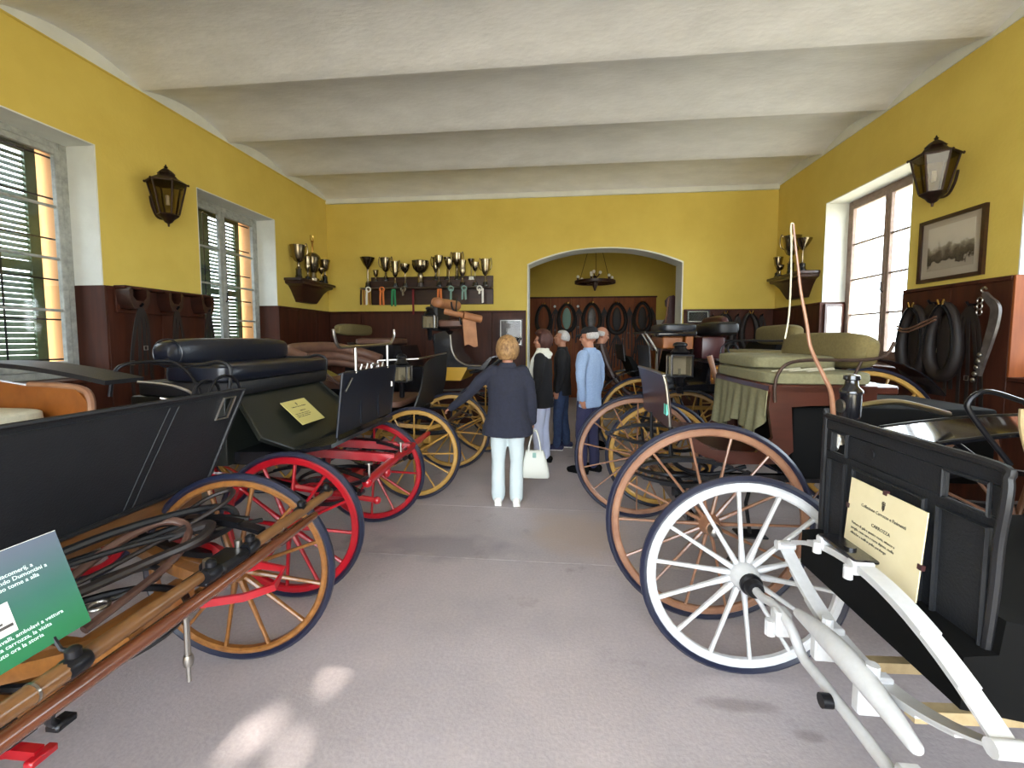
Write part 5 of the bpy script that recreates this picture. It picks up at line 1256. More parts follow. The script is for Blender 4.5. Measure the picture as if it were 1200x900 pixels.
# ---------------------------------------------------------------- trophies
def trophy(x, y, z, h, w, kind, label, group, base='black_body', cupm='silver', handles=False, bh=None):
    t = thing('trophy', label, 'trophy', (x, y, z), group)
    bh = bh or h * 0.16; bw = min(w * 0.42, 0.055)
    a = MB(); a.lathe([(0, 0), (bw, 0), (bw, bh * .3), (bw * .86, bh * .4), (bw * .8, bh), (0, bh)], 16, None, (x, y, z)); a.build('base', base, t)
    H = h - bh; r = w / 2; zb = z + bh
    P = {'bowl': [(0, 0), (.30, 0), (.16, .05), (.10, .12), (.09, .45), (.14, .50), (.10, .54), (.5, .62), (.82, .75), (.95, .90), (1.0, 1.0), (.94, 1.0), (.86, .88), (0, .70)],
         'cup': [(0, 0), (.42, 0), (.30, .05), (.16, .12), (.20, .2), (.14, .28), (.5, .36), (.72, .5), (.84, .8), (1.0, 1.0), (.94, 1.0), (.78, .82), (0, .45)],
         'tulip': [(0, 0), (.5, 0), (.25, .08), (.18, .2), (.45, .3), (.75, .45), (.8, .6), (.72, .8), (.95, 1.0), (.88, 1.0), (.66, .8), (0, .5)],
         'wide': [(0, 0), (.42, 0), (.36, .1), (.3, .3), (.34, .36), (.26, .45), (.5, .5), (.85, .64), (.97, .8), (1.0, .97), (1.03, 1.0), (.96, 1.0), (.9, .85), (0, .6)],
         'goblet': [(0, 0), (.34, 0), (.12, .05), (.10, .5), (.2, .6), (.6, .75), (.9, .92), (1.0, 1.0), (.92, 1.0), (.55, .8), (0, .65)]}[kind]
    a = MB(); a.lathe([(p * r, q * H) for p, q in P], 20, None, (x, y, zb)); a.build('cup', cupm, t)
    if handles:
        for s in (-1, 1):
            a = MB(); a.tube(curve_pts([(x + s * r * .82, y, zb + H * .52), (x + s * r * 1.18, y, zb + H * .62), (x + s * r * 1.28, y, zb + H * .88), (x + s * r * 1.12, y, zb + H * 1.06), (x + s * r * .95, y, zb + H * .97)], 4), 0.007, 6); a.build('handle', cupm, t)
    return t
SHY0 = YB - 0.26
sh = thing('trophy_shelf', 'long dark wooden shelf of trophies with a ribbon rail on the yellow wall', 'shelf', (-2.4, YB - 0.1, 2.24))
MB().b2((-3.55, YB - 0.035, 2.24), (-1.21, YB, 2.76), 0.006).build('back_board', 'dark_wood', sh)
MB().b2((-3.66, YB - 0.26, 2.515), (-1.21, YB - 0.03, 2.545), 0.006).build('ledge', 'dark_wood', sh)
MB().b2((-3.60, YB - 0.14, 2.545), (-1.23, YB - 0.03, 2.675), 0.006).build('step', 'dark_wood', sh)
MB().tube([(-3.66, YB - 0.28, 2.525), (-1.24, YB - 0.28, 2.525)], 0.008, 8).build('ribbon_rail', 'nickel', sh)
for xx in (-3.5, -2.4, -1.35): MB().tube([(xx, YB - 0.28, 2.525), (xx, YB - 0.25, 2.525)], 0.006, 6).build('rail_post', 'nickel', sh)
FR, BK = YB - 0.20, YB - 0.085
G = 'trophies on the long wall shelf'
for a_ in ((-3.535, FR, 2.545, 0.55, 0.27, 'goblet', 'wide-mouthed goblet trophy on a tall thin stem, outermost towards the corner shelf', 'silver', False),
           (-3.43, BK, 2.675, 0.21, 0.11, 'cup', 'shortest small silver cup, tucked beside the wide-mouthed goblet', 'silver', False),
           (-3.235, BK, 2.675, 0.43, 0.21, 'cup', 'tall shiny cylindrical trophy cup with two ear handles', 'silver', True),
           (-3.01, FR, 2.545, 0.47, 0.15, 'cup', 'bronze-stemmed cup between the eared cylinder cup and the thin-stemmed bowl', 'silver', True),
           (-2.82, FR, 2.545, 0.42, 0.18, 'bowl', 'small round bowl trophy on a straight pale stem', 'silver', False),
           (-2.53, FR, 2.545, 0.47, 0.31, 'wide', 'broad punch-bowl trophy on a thick grey plinth', 'silver', False),
           (-2.275, BK, 2.675, 0.42, 0.14, 'tulip', 'slim tulip trophy next to the broad punch bowl', 'silver', True),
           (-2.185, FR, 2.545, 0.56, 0.15, 'bowl', 'tall bowl trophy on pale stem in front of the slim tulip', 'silver', False),
           (-2.06, BK, 2.675, 0.42, 0.13, 'goblet', 'goblet trophy in the back row left of the tallest cup', 'silver', False),
           (-1.995, FR, 2.545, 0.49, 0.15, 'bowl', 'deep round bowl trophy in the front row before the tallest cup', 'silver', False),
           (-1.875, BK, 2.675, 0.49, 0.19, 'wide', 'tallest two-handled trophy of the long shelf', 'silver', True),
           (-1.75, FR, 2.545, 0.47, 0.15, 'tulip', 'shiny straight tulip cup beside the tallest trophy', 'silver', False),
           (-1.61, BK, 2.675, 0.38, 0.13, 'goblet', 'brown-footed goblet with a pale base, back row near the arch', 'silver', False),
           (-1.515, FR, 2.545, 0.43, 0.13, 'bowl', 'small deep bowl on a white stem, second from the arch', 'silver', False),
           (-1.33, FR, 2.545, 0.48, 0.18, 'cup', 'handled silver cup at the end of the shelf nearest the arch', 'silver', True)):
    trophy(a_[0], a_[1], a_[2], a_[3], a_[4], a_[5], a_[6], G, 'white_card' if 'pale base' in a_[6] else ('photo_grey' if 'plinth' in a_[6] else 'black_body'), a_[7], a_[8])
# rosettes and ribbons hanging from the rail
def rosette(x, cols, ln, label, ring=True):
    t = thing('ribbon_rosette', label, 'ribbon', (x, YB - 0.3, 2.5 - ln), 'prize ribbons on the shelf rail')
    y = YB - 0.30
    if ring:
        a = MB(); a.tube([(x + 0.042 * math.cos(i * math.pi / 10), y, 2.50 + 0.042 * math.sin(i * math.pi / 10)) for i in range(20)], 0.013, 6, closed=True); a.build('rosette', cols[0], t)
    k = len(cols)
    for i, c in enumerate(cols):
        x0 = x + (i - (k - 1) / 2) * 0.045
        a = MB(); a.sheet(lambda u, v: V(x0 - 0.018 + 0.036 * u + 0.02 * (i - (k - 1) / 2) * v, y - 0.01 * math.sin(3 * v), 2.50 - ln * v + (0.012 if u > .5 else 0) * v), 2, 6, 0.003); a.build('tail', c, t)
rosette(-3.60, ['dark_wood', 'cloth_ochre'], 0.28, 'brown and ochre ribbon at the end of the rail under the goblet', False)
rosette(-3.49, ['white_card', 'cloth_ochre'], 0.28, 'white rosette with white and ochre tails')
rosette(-3.23, ['cloth_orange', 'cloth_orange'], 0.29, 'orange rosette with two orange tails')
rosette(-3.01, ['cloth_green', 'cloth_green'], 0.31, 'green ribbon with folded tails', False)
rosette(-2.83, ['nickel'], 0.12, 'pale ring medal with a short tail')
rosette(-2.64, ['cloth_red'], 0.46, 'longest ribbon, dark red, reaching below the shelf board', False)
rosette(-2.15, ['cloth_orange', 'cloth_orange'], 0.22, 'short orange ribbon under the punch bowl side of the tallest cup', False)
rosette(-1.94, ['cloth_teal'], 0.30, 'long grey-green ribbon under the tallest cup')
rosette(-1.70, ['cloth_teal', 'cloth_teal'], 0.20, 'grey-green rosette with two short spread tails')
rosette(-1.42, ['white_card'], 0.10, 'white ring medal near the arch end of the rail')
rosette(-1.36, ['white_card'], 0.26, 'white ribbon at the arch end of the rail', False)

def corner_shelf(x, sg, y0, y1, label):
    t = thing('trophy_bracket', label, 'shelf', (x, (y0 + y1) / 2, 2.22), 'wall brackets for trophies')
    a = MB(); a.b2((x, y0, 2.54), (x + sg * 0.30, y1, 2.585), 0.008); a.build('top', 'dark_wood', t)
    a = MB(); yc = (y0 + y1) / 2; hw = (y1 - y0) / 2
    rect = lambda k, d, z: [V(x, yc - hw * k, z), V(x + sg * d, yc - hw * k * .92, z), V(x + sg * d, yc + hw * k * .92, z), V(x, yc + hw * k, z)]
    a.loft([rect(0.44, 0.10, 2.22), rect(0.46, 0.12, 2.24), rect(0.66, 0.18, 2.40), rect(0.78, 0.23, 2.47), rect(0.93, 0.28, 2.5), rect(0.95, 0.285, 2.54)]); a.build('corbel', 'dark_wood', t, angle=20)
corner_shelf(XL, 1, 6.80, 7.92, 'dark wooden corbel shelf with trophies beside the louvred window')
corner_shelf(XR, -1, 6.86, 7.86, 'dark wooden corbel shelf with trophies behind the whip')
G = 'trophies on the corbel by the louvred window'
trophy(XL + 0.13, 7.02, 2.585, 0.55, 0.26, 'cup', 'big two-handled cup on the corbel by the louvred window', G, handles=True, bh=0.16)
trophy(XL + 0.17, 7.22, 2.585, 0.40, 0.13, 'tulip', 'narrow tulip cup between the figure trophy and the big two-handled cup', G)
trophy(XL + 0.2, 7.72, 2.585, 0.43, 0.20, 'cup', 'shiny silver cup on the back-wall end of the corbel by the louvred window', G, bh=0.14)
trophy(XL + 0.22, 7.56, 2.585, 0.26, 0.12, 'bowl', 'smallest bowl cup on the corbel by the louvred window', G)
ft = thing('figure_trophy', 'silver trophy topped by a golden figure with raised arms', 'trophy', (XL + 0.15, 7.42, 2.585), G)
x_, y_ = XL + 0.15, 7.42
MB().lathe([(0, 0), (0.10, 0), (0.10, 0.06), (0.06, 0.07), (0.05, 0.16), (0.09, 0.2), (0.11, 0.34), (0.13, 0.42), (0.11, 0.46), (0.06, 0.5), (0, 0.52)], 18, None, (x_, y_, 2.585)).build('cup', 'silver', ft)
f_ = MB(); f_.tube([(x_, y_, 3.08), (x_, y_, 3.15), (x_, y_, 3.23), (x_, y_, 3.26)], [0.014, 0.02, 0.018, 0.012], 8); f_.ell((x_, y_, 3.285), (0.014, 0.014, 0.018), 8, 6)
f_.tube([(x_, y_ - 0.01, 3.23), (x_, y_ - 0.05, 3.30), (x_, y_ - 0.06, 3.38)], 0.007, 6); f_.tube([(x_, y_ + 0.01, 3.23), (x_, y_ + 0.04, 3.30), (x_, y_ + 0.02, 3.39)], 0.007, 6); f_.build('figure', 'brass', ft)
G = 'trophies on the corbel behind the whip'
trophy(XR - 0.14, 7.42, 2.585, 0.60, 0.27, 'cup', 'large tall cup in the middle of the corbel behind the whip', G, handles=True, bh=0.18)
trophy(XR - 0.16, 7.05, 2.585, 0.48, 0.24, 'goblet', 'silver goblet on the window end of the corbel behind the whip', G, bh=0.12)
trophy(XR - 0.2, 7.70, 2.585, 0.33, 0.15, 'cup', 'small shiny cup on the back-wall end of the corbel behind the whip', G, bh=0.08)
trophy(XR - 0.24, 7.55, 2.585, 0.18, 0.13, 'wide', 'lowest small bowl on the corbel behind the whip', G)

# ---------------------------------------------------------------- harness on the walls
def collar(cx, cy, cz, w, h, axis, label, group, pad=None, mtl='harness_leather', th=0.055):
    """horse collar: padded teardrop ring with hames; axis = unit vectors (right, out)"""
    t = thing('horse_collar', label, 'horse collar', (cx, cy, cz - h / 2), group)
    r_, o_ = V(axis[0]), V(axis[1]); c = V(cx, cy, cz)
    pt = lambda a, k=1.0, d=0.0: c + r_ * (math.sin(a) * w / 2 * k * (0.72 + 0.28 * (0.5 - 0.5 * math.cos(a))) ) + V(0, 0, math.cos(a) * h / 2 * k) + o_ * d
    N = 28
    a = MB(); a.tube([pt(2 * math.pi * i / N) for i in range(N)], [th * (0.75 + 0.35 * (0.5 - 0.5 * math.cos(2 * math.pi * i / N))) for i in range(N)], 10, closed=True); a.build('padding', mtl, t)
    a = MB()
    for s in (1, -1):
        a = MB(); a.tube([pt(s * (0.12 + 2.75 * i / 12), 1.02, th * 0.8) for i in range(13)], 0.013, 6); a.build('hame', 'black_iron', t)
        a = MB(); p = pt(s * 0.12, 1.04, th * .8); a.tube([p, p + V(0, 0, 0.05) + r_ * s * 0.02], [0.012, 0.009], 6); a.build('hame_tip', 'brass', t)
    if pad:
        a = MB(); a.ell(c + o_ * (-th * .2) + V(0, 0, -0.02), (w * .22 if abs(r_.x) > .5 else 0.02, w * .22 if abs(r_.y) > .5 else 0.02, h * .40), 16, 10); a.build('lining', pad, t)
    return t
def strap_bundle(c, axis, ln, k, label, group, mtl='harness_leather', spread=0.08):
    t = thing('harness_straps', label, 'harness', (c[0], c[1], c[2] - ln), group)
    r_, o_ = V(axis[0]), V(axis[1]); c = V(c)
    MB().tube([c - o_ * 0.02, c + o_ * 0.06, c + o_ * 0.08 + V(0, 0, 0.03)], 0.012, 8).build('peg', 'black_iron', t)
    for i in range(k):
        x0 = (i - (k - 1) / 2) * spread; L = ln * random.uniform(0.7, 1.0); sw = random.uniform(-0.03, 0.03)
        pts = curve_pts([c + o_ * 0.045, c + r_ * x0 * .6 + o_ * 0.05 + V(0, 0, -L * .2), c + r_ * (x0 + sw) + o_ * 0.04 + V(0, 0, -L * .6), c + r_ * x0 + o_ * 0.035 + V(0, 0, -L)], 5)
        a = MB(); a.sweep(pts, [(-0.016, -0.004), (0.016, -0.004), (0.016, 0.004), (-0.016, 0.004)], o_); a.build('strap', mtl, t)
        if i % 2 == 0: a = MB(); p = c + r_ * (x0 + sw) + o_ * 0.05 + V(0, 0, -L * .6); a.tube([p + r_ * q0 + V(0, 0, q1) for q0, q1 in ((-.02, -.02), (.02, -.02), (.02, .02), (-.02, .02))], 0.004, 6, closed=True); a.build('buckle', 'nickel', t)
    return t
# board with collars in the room behind the arch
bd = thing('harness_board', 'tall orange-brown wooden board hung with horse collars beyond the arch', 'board', (0.88, RY1 - 0.03, 0))
for i in range(6):
    x0 = -0.79 + 3.34 * i / 6
    MB().b2((x0 + 0.002, RY1 - 0.05, 0.0), (x0 + 3.34 / 6 - 0.002, RY1, 2.70), 0.004).build('plank', 'orange_wood', bd)
MB().b2((-0.81, RY1 - 0.065, 2.69), (2.57, RY1, 2.73), 0.006).build('cap_rail', 'wainscot_wood', bd)
AX = ((1, 0, 0), (0, -1, 0))
CG = 'horse collars on the board beyond the arch'
collar(-0.42, RY1 - 0.14, 2.14, 0.44, 0.72, AX, 'narrow open horse collar with pale straps inside, end of the board by the arch jamb', CG)
collar(0.20, RY1 - 0.14, 2.16, 0.52, 0.72, AX, 'horse collar with a pale green lining showing in its opening', CG, 'cloth_teal')
collar(0.86, RY1 - 0.14, 2.16, 0.52, 0.74, AX, 'horse collar with a grey lining showing in its opening', CG, 'photo_grey')
collar(1.52, RY1 - 0.14, 2.14, 0.54, 0.78, AX, 'black horse collar filled with dark straps, fourth on the board', CG, 'harness_leather')
collar(2.18, RY1 - 0.14, 2.16, 0.50, 0.76, AX, 'dark horse collar with a nickel bit, end of the board by the white dado', CG, 'harness_leather')
for xx, ln, lb in ((-0.10, 1.1, 'hanging straps between the open collar and the pale-lined collar'), (0.53, 1.1, 'hanging straps between the pale-lined and grey-lined collars'), (1.19, 1.3, 'hanging straps between the grey-lined and black collars'), (1.85, 1.5, 'hanging straps between the black collar and the end collar'), (2.42, 1.3, 'hanging straps at the end of the board by the white dado')):
    strap_bundle((xx, RY1 - 0.06, 2.40), AX, ln, 5, lb, 'straps on the board beyond the arch')
strap_bundle((1.52, RY1 - 0.08, 1.72), AX, 1.2, 6, 'thick dark strap bundle under the black collar', 'straps on the board beyond the arch')
strap_bundle((2.15, RY1 - 0.08, 1.72), AX, 1.2, 6, 'thick dark strap bundle under the end collar', 'straps on the board beyond the arch')
for xx in (-0.12, 0.50):
    MB().lathe([(0, 0), (0.03, 0), (0.035, 0.02), (0.02, 0.03), (0, 0.032)], 12, Matrix.Rotation(R(90), 4, 'X'), (xx, RY1 - 0.05, 2.47)).build('knob', 'white_card', bd)
# dark carved stand and pole by the arch jamb
cs = thing('saddle_stand', 'dark curved wooden stand shaped like a cello beside the arch jamb', 'stand', (2.16, 8.95, 0))
sil = [(0.0, 0), (0.34, 0), (0.34, 2.36), (0.26, 2.44), (0.17, 2.42), (0.10, 2.34), (0.11, 2.24), (0.17, 2.18), (0.16, 2.06), (0.09, 1.96), (0.03, 1.86), (0.0, 1.74)]
MB().prism(sil, 0.06, lambda a, b, t: V(1.94 + a, 8.92 + t, b)).build('panel', 'oxblood_leather', cs)
MB().tube([(1.97, 8.88, 1.2), (2.10, 8.90, 2.40)], 0.016, 8).build('pole', 'rose_wood', cs)
MB().tube([(2.24, 8.90, 1.0), (2.24, 8.90, 2.75)], 0.022, 8).build('post', 'dark_wood', cs)
# chandelier
ch = thing('chandelier', 'dark cartwheel chandelier with white globe bulbs hanging beyond the arch', 'chandelier', (0.80, 10.3, 2.7))
cx_, cy_, cz_ = 0.80, 10.3, 2.88
a = MB(); N = 40
prof = [(-0.035, -0.03), (0.035, -0.03), (0.035, 0.03), (-0.035, 0.03)]
a.sweep([V(cx_ + 0.42 * math.cos(2 * math.pi * i / N), cy_ + 0.42 * math.sin(2 * math.pi * i / N), cz_) for i in range(N)], prof, (0, 0, 1), True); a.build('ring', 'dark_wood', ch)
for i in range(4):
    an = i * math.pi / 2 + 0.4
    MB().beam((cx_, cy_, cz_), (cx_ + 0.41 * math.cos(an), cy_ + 0.41 * math.sin(an), cz_), 0.04, 0.035).build('spoke', 'dark_wood', ch)
MB().lathe([(0, -0.2), (0.02, -0.19), (0.03, -0.15), (0.05, -0.1), (0.07, -0.02), (0.07, 0.05), (0.04, 0.08), (0.03, 0.14), (0, 0.15)], 14, None, (cx_, cy_, cz_)).build('hub', 'dark_wood', ch)
for i in range(6):
    an = i * math.pi / 3 + 0.25; px_, py_ = cx_ + 0.40 * math.cos(an), cy_ + 0.40 * math.sin(an)
    c_ = MB().lathe([(0, 0.03), (0.022, 0.03), (0.022, 0.08), (0, 0.08)], 10, None, (px_, py_, cz_)).build('lamp_holder', 'dark_wood', ch)
    MB().ell((px_, py_, cz_ + 0.11), (0.034, 0.034, 0.038), 12, 8).build('bulb', 'bulb', c_)
for i in range(3):
    an = i * 2 * math.pi / 3 + 0.2
    c_ = MB().tube([(cx_ + 0.03 * math.cos(an), cy_ + 0.03 * math.sin(an), cz_ + 0.1), (cx_ + 0.11 * math.cos(an), cy_ + 0.11 * math.sin(an), cz_ + 0.19)], 0.012, 8).build('lamp_holder', 'dark_wood', ch)
    MB().ell((cx_ + 0.12 * math.cos(an), cy_ + 0.12 * math.sin(an), cz_ + 0.22), (0.036, 0.036, 0.04), 12, 8).build('bulb', 'bulb', c_)
for i in range(3):
    an = i * 2 * math.pi / 3 + 0.5
    MB().tube([(cx_ + 0.40 * math.cos(an), cy_ + 0.40 * math.sin(an), cz_ + 0.03), (cx_ + 0.02 * math.cos(an), cy_ + 0.02 * math.sin(an), 4.12)], 0.006, 6).build('chain', 'black_iron', ch)
MB().lathe([(0, 0), (0.07, 0.03), (0.07, 0.08), (0, 0.08)], 14, None, (cx_, cy_, 4.12)).build('ceiling_rose', 'dark_wood', ch)

# bridle racks on the left wall between the windows
AXL = ((0, 1, 0), (1, 0, 0))
rk = thing('bridle_board', 'dark shelf board with swan-neck bridle brackets between the shuttered windows', 'rack', (XL + 0.05, 4.5, 1.9))
MB().b2((XL + 0.028, 3.99, 1.86), (XL + 0.06, 5.08, 2.10), 0.006).build('back_board', 'wainscot_wood', rk)
MB().b2((XL + 0.028, 3.99, 2.10), (XL + 0.16, 5.08, 2.13), 0.008).build('shelf', 'wainscot_wood', rk)
for yy in (4.10, 4.53, 4.98):
    prof = [(0.0, 0.16), (0.03, 0.19), (0.05, 0.17), (0.055, 0.10), (0.10, 0.06), (0.20, 0.06), (0.245, 0.10), (0.25, 0.17), (0.27, 0.19), (0.30, 0.16), (0.29, 0.05), (0.24, -0.02), (0.06, -0.02), (0.01, 0.05)]
    MB().prism([(q - 0.15, z_) for q, z_ in prof], 0.15, lambda a_, b_, t_: V(XL + 0.06 + t_, yy + a_ * (0.62 if yy > 4.3 else 0.75), 1.92 + b_)).build('bracket', 'dark_wood', rk)
for yy, k, lb in ((4.10, 4, 'bridle straps hanging from the bracket nearest the tall window'), (4.53, 3, 'bridle straps hanging from the middle bracket'), (4.98, 3, 'bridle straps hanging from the bracket next to the second window')):
    strap_bundle((XL + 0.16, yy, 1.93), AXL, 1.0, k, lb, 'bridles on the bracket board', 'harness_leather', 0.07)

# harness on the right wall panelling
AXR = ((0, -1, 0), (-1, 0, 0))
RG = 'harness on the right wall panelling'
collar(XR - 0.10, 4.98, 1.58, 0.36, 0.66, AXR, 'black padded collar hung low beside the bright window', RG, 'harness_leather')
collar(XR - 0.10, 4.62, 1.58, 0.36, 0.66, AXR, 'black padded collar hung beside the pale curved hame', RG, 'harness_leather')
strap_bundle((XR - 0.04, 4.80, 1.95), AXR, 1.0, 6, 'dark straps hanging between the two black collars', RG)
strap_bundle((XR - 0.04, 4.38, 1.9), AXR, 1.1, 5, 'dark straps hanging below the sepia picture corner', RG)
tr_ = thing('leather_trace', 'pale double leather trace slung across the black collars', 'harness', (XR - 0.17, 4.9, 1.68), RG)
for k in range(2):
    MB().tube(curve_pts([(XR - 0.18, 5.10, 1.735 - 0.03 * k), (XR - 0.2, 4.98, 1.70 - 0.03 * k), (XR - 0.2, 4.86, 1.715 - 0.03 * k), (XR - 0.19, 4.60, 1.81 - 0.03 * k)], 6), 0.009, 6).build('strap', 'tan_leather', tr_)
hm = thing('curved_hame', 'pale steel-edged curved hame hanging beside the orange window reveal', 'harness', (XR - 0.06, 4.17, 1.25), RG)
pts = curve_pts([(XR - 0.1, 4.24, 1.99), (XR - 0.1, 4.19, 1.93), (XR - 0.1, 4.13, 1.86), (XR - 0.1, 4.135, 1.74), (XR - 0.1, 4.17, 1.58), (XR - 0.1, 4.21, 1.42), (XR - 0.1, 4.24, 1.28)], 6)
MB().sweep(pts, lambda t: [(-0.018 - 0.02 * math.sin(math.pi * t), -0.012), (0.018 + 0.02 * math.sin(math.pi * t), -0.012), (0.018 + 0.02 * math.sin(math.pi * t), 0.012), (-0.018 - 0.02 * math.sin(math.pi * t), 0.012)], (-1, 0, 0)).build('blade', 'photo_grey', hm)
for k in range(5): MB().ell((XR - 0.12, 4.22 + 0.012 * k, 1.46 - 0.055 * k), (0.016, 0.022, 0.022), 10, 8).build('stud', 'nickel', hm)
MB().tube(curve_pts([(XR - 0.1, 4.24, 1.99), (XR - 0.11, 4.26, 2.02), (XR - 0.11, 4.23, 2.04), (XR - 0.11, 4.21, 2.02)], 4), 0.008, 6).build('hook', 'nickel', hm)
for k in range(3): MB().tube([V(XR - 0.11, 4.265 + 0.024 * math.cos(i * math.pi / 8), 1.93 - 0.05 * k + 0.026 * math.sin(i * math.pi / 8)) for i in range(16)], 0.006, 6, closed=True).build('link', 'nickel', hm)
# dark harness on the back wall right of the arch
AXB = ((1, 0, 0), (0, -1, 0)); BG = 'harness on the back wall right of the arch'
framed('framed_picture', 'wide black framed picture hung just right of the arch', 'picture', wallM((2.24, YB - 0.032, 1.88), (1, 0, 0)), 0.38, 0.22, 0.02, 'black_body', 'black_matte', 0.01)
collar(2.86, YB - 0.10, 1.72, 0.30, 0.6, AXB, 'dark collar on the panelling nearer the arch', BG)
collar(3.28, YB - 0.10, 1.72, 0.30, 0.6, AXB, 'dark collar on the panelling nearer the corner', BG)
for xx, lb in ((2.66, 'hook nearest the arch'), (3.08, 'middle hook'), (3.48, 'hook nearest the corner')): strap_bundle((xx, YB - 0.04, 2.0), AXB, 0.9, 3, 'leather straps on the back panelling, ' + lb, BG)
# ================================================================ people
def soft(mb, name, mtl, parent, M, voxel, smooth=5, disp=0.0, dscale=0.25):
    me = bpy.data.meshes.new(name)
    o0 = WLOC[parent.name] if parent else M.translation.copy()
    me.from_pydata([tuple(M @ V(p) - o0) for p in mb.v], [], mb.f)
    bm = bmesh.new(); bm.from_mesh(me); bmesh.ops.recalc_face_normals(bm, faces=bm.faces); bm.to_mesh(me); bm.free()
    me.materials.append(MATS[mtl])
    o = link(name, me, o0, parent)
    m_ = o.modifiers.new('remesh', 'REMESH'); m_.mode = 'VOXEL'; m_.voxel_size = voxel; m_.use_smooth_shade = True
    m_ = o.modifiers.new('smooth', 'SMOOTH'); m_.factor = 0.5; m_.iterations = smooth
    if disp:
        tx = bpy.data.textures.new('cloth_folds', 'CLOUDS'); tx.noise_scale = dscale; tx.noise_depth = 2
        m_ = o.modifiers.new('folds', 'DISPLACE'); m_.texture = tx; m_.strength = disp; m_.mid_level = 0.5
    return o
def rings(spec, n=20):
    # spec: (z, rx, ry, cx, cy)
    return [[V(cx + rx * math.cos(2 * math.pi * i / n), cy + ry * math.sin(2 * math.pi * i / n), z) for i in range(n)] for z, rx, ry, cx, cy in spec]
def hand(mb, w, d, palm_n, thumb, s=1.0, curl=0.5):
    """palm and five fingers: w wrist, d direction of the hand, palm_n towards the palm side, thumb = side of the thumb"""
    w = V(w); d = V(d).normalized(); pn = V(palm_n); pn = (pn - d * pn.dot(d)).normalized(); th = d.cross(pn).normalized()
    if th.dot(V(thumb)) < 0: th = -th
    k = 0.9 * s
    for off in (-0.026, -0.009, 0.009, 0.026): mb.limb([w, w + d * 0.045 * k + th * off * k * .8, w + d * 0.085 * k + th * off * k], [0.017 * k, 0.016 * k, 0.0135 * k], 8)
    for off, ln in ((0.028, 0.070), (0.010, 0.080), (-0.009, 0.074), (-0.027, 0.058)):
        b = w + d * 0.088 * k + th * off * k
        d1 = (d + pn * curl * .6).normalized(); d2 = (d + pn * curl * 1.8).normalized(); d3 = (d * .4 + pn * curl * 2.4).normalized()
        L = ln * k
        mb.limb([b, b + d1 * L * .42, b + d1 * L * .42 + d2 * L * .32, b + d1 * L * .42 + d2 * L * .32 + d3 * L * .26], [0.0095 * k, 0.009 * k, 0.0085 * k, 0.0075 * k], 8)
    b = w + d * 0.025 * k + th * 0.026 * k
    mb.limb([b, b + (d * .7 + th * .7 + pn * .2).normalized() * 0.04 * k, b + (d * .7 + th * .7 + pn * .2).normalized() * 0.04 * k + (d * .9 + th * .25 + pn * .4).normalized() * 0.035 * k], [0.013 * k, 0.011 * k, 0.0085 * k], 8)
def head_geo(mb, c, Rm, s=1.0):
    """head facing +Y: skull, jaw, nose, brow, ears, neck root"""
    T = Matrix.Translation(V(c)) @ Rm
    def blob(p, r, n=16, m=12): 
        b = MB(); b.ell((0, 0, 0), (r[0] * s, r[1] * s, r[2] * s), n, m); mb.add(b.v, b.f, T @ Matrix.Translation(V(p) * s))
    blob((0, -0.012, 0.025), (0.074, 0.094, 0.088)); blob((0, 0.022, -0.03), (0.060, 0.068, 0.075)); blob((0, 0.042, -0.082), (0.038, 0.038, 0.028))
    blob((0, 0.078, 0.022), (0.048, 0.016, 0.012)); blob((0, 0.098, -0.022), (0.013, 0.020, 0.014)); blob((0, 0.092, 0.0), (0.009, 0.012, 0.028))
    blob((0, 0.080, -0.056), (0.024, 0.013, 0.007)); blob((0, 0.079, -0.068), (0.020, 0.012, 0.006))
    for sx_ in (-1, 1):
        blob((sx_ * 0.074, -0.008, -0.008), (0.010, 0.020, 0.032)); blob((sx_ * 0.040, 0.058, -0.025), (0.022, 0.022, 0.02))
def hair_geo(mb, c, Rm, s=1.0, style='short'):
    T = Matrix.Translation(V(c)) @ Rm; b = MB(); n, m = 36, 26
    vs = []; fs = []
    for i in range(m + 1):
        ph = -math.pi / 2 + math.pi * i / m
        for j in range(n):
            th = 2 * math.pi * j / n
            d = V(math.cos(ph) * math.cos(th), math.cos(ph) * math.sin(th), math.sin(ph))
            face = d.y > 0.25 and d.z < 0.52
            low = d.z < (-0.82 if style == 'bob' else -0.42)
            k = 1.34 if style == 'bob' else 1.12
            if face or low: k = 0.86
            if style == 'bald' and d.z > 0.25: k = 0.9
            k += (0.09 if style == 'bob' else 0.03) * noise.noise(d * (7 if style == 'bob' else 9))
            vs.append(V(d.x * (0.092 if style == 'bob' else 0.078) * k, d.y * 0.098 * k - 0.012, d.z * (0.094 if style != 'bob' else 0.112) * k + 0.018) * s)
    for i in range(m):
        for j in range(n): fs.append((i * n + j, i * n + (j + 1) % n, (i + 1) * n + (j + 1) % n, (i + 1) * n + j))
    b.add(vs, fs); mb.add(b.v, b.f, T)

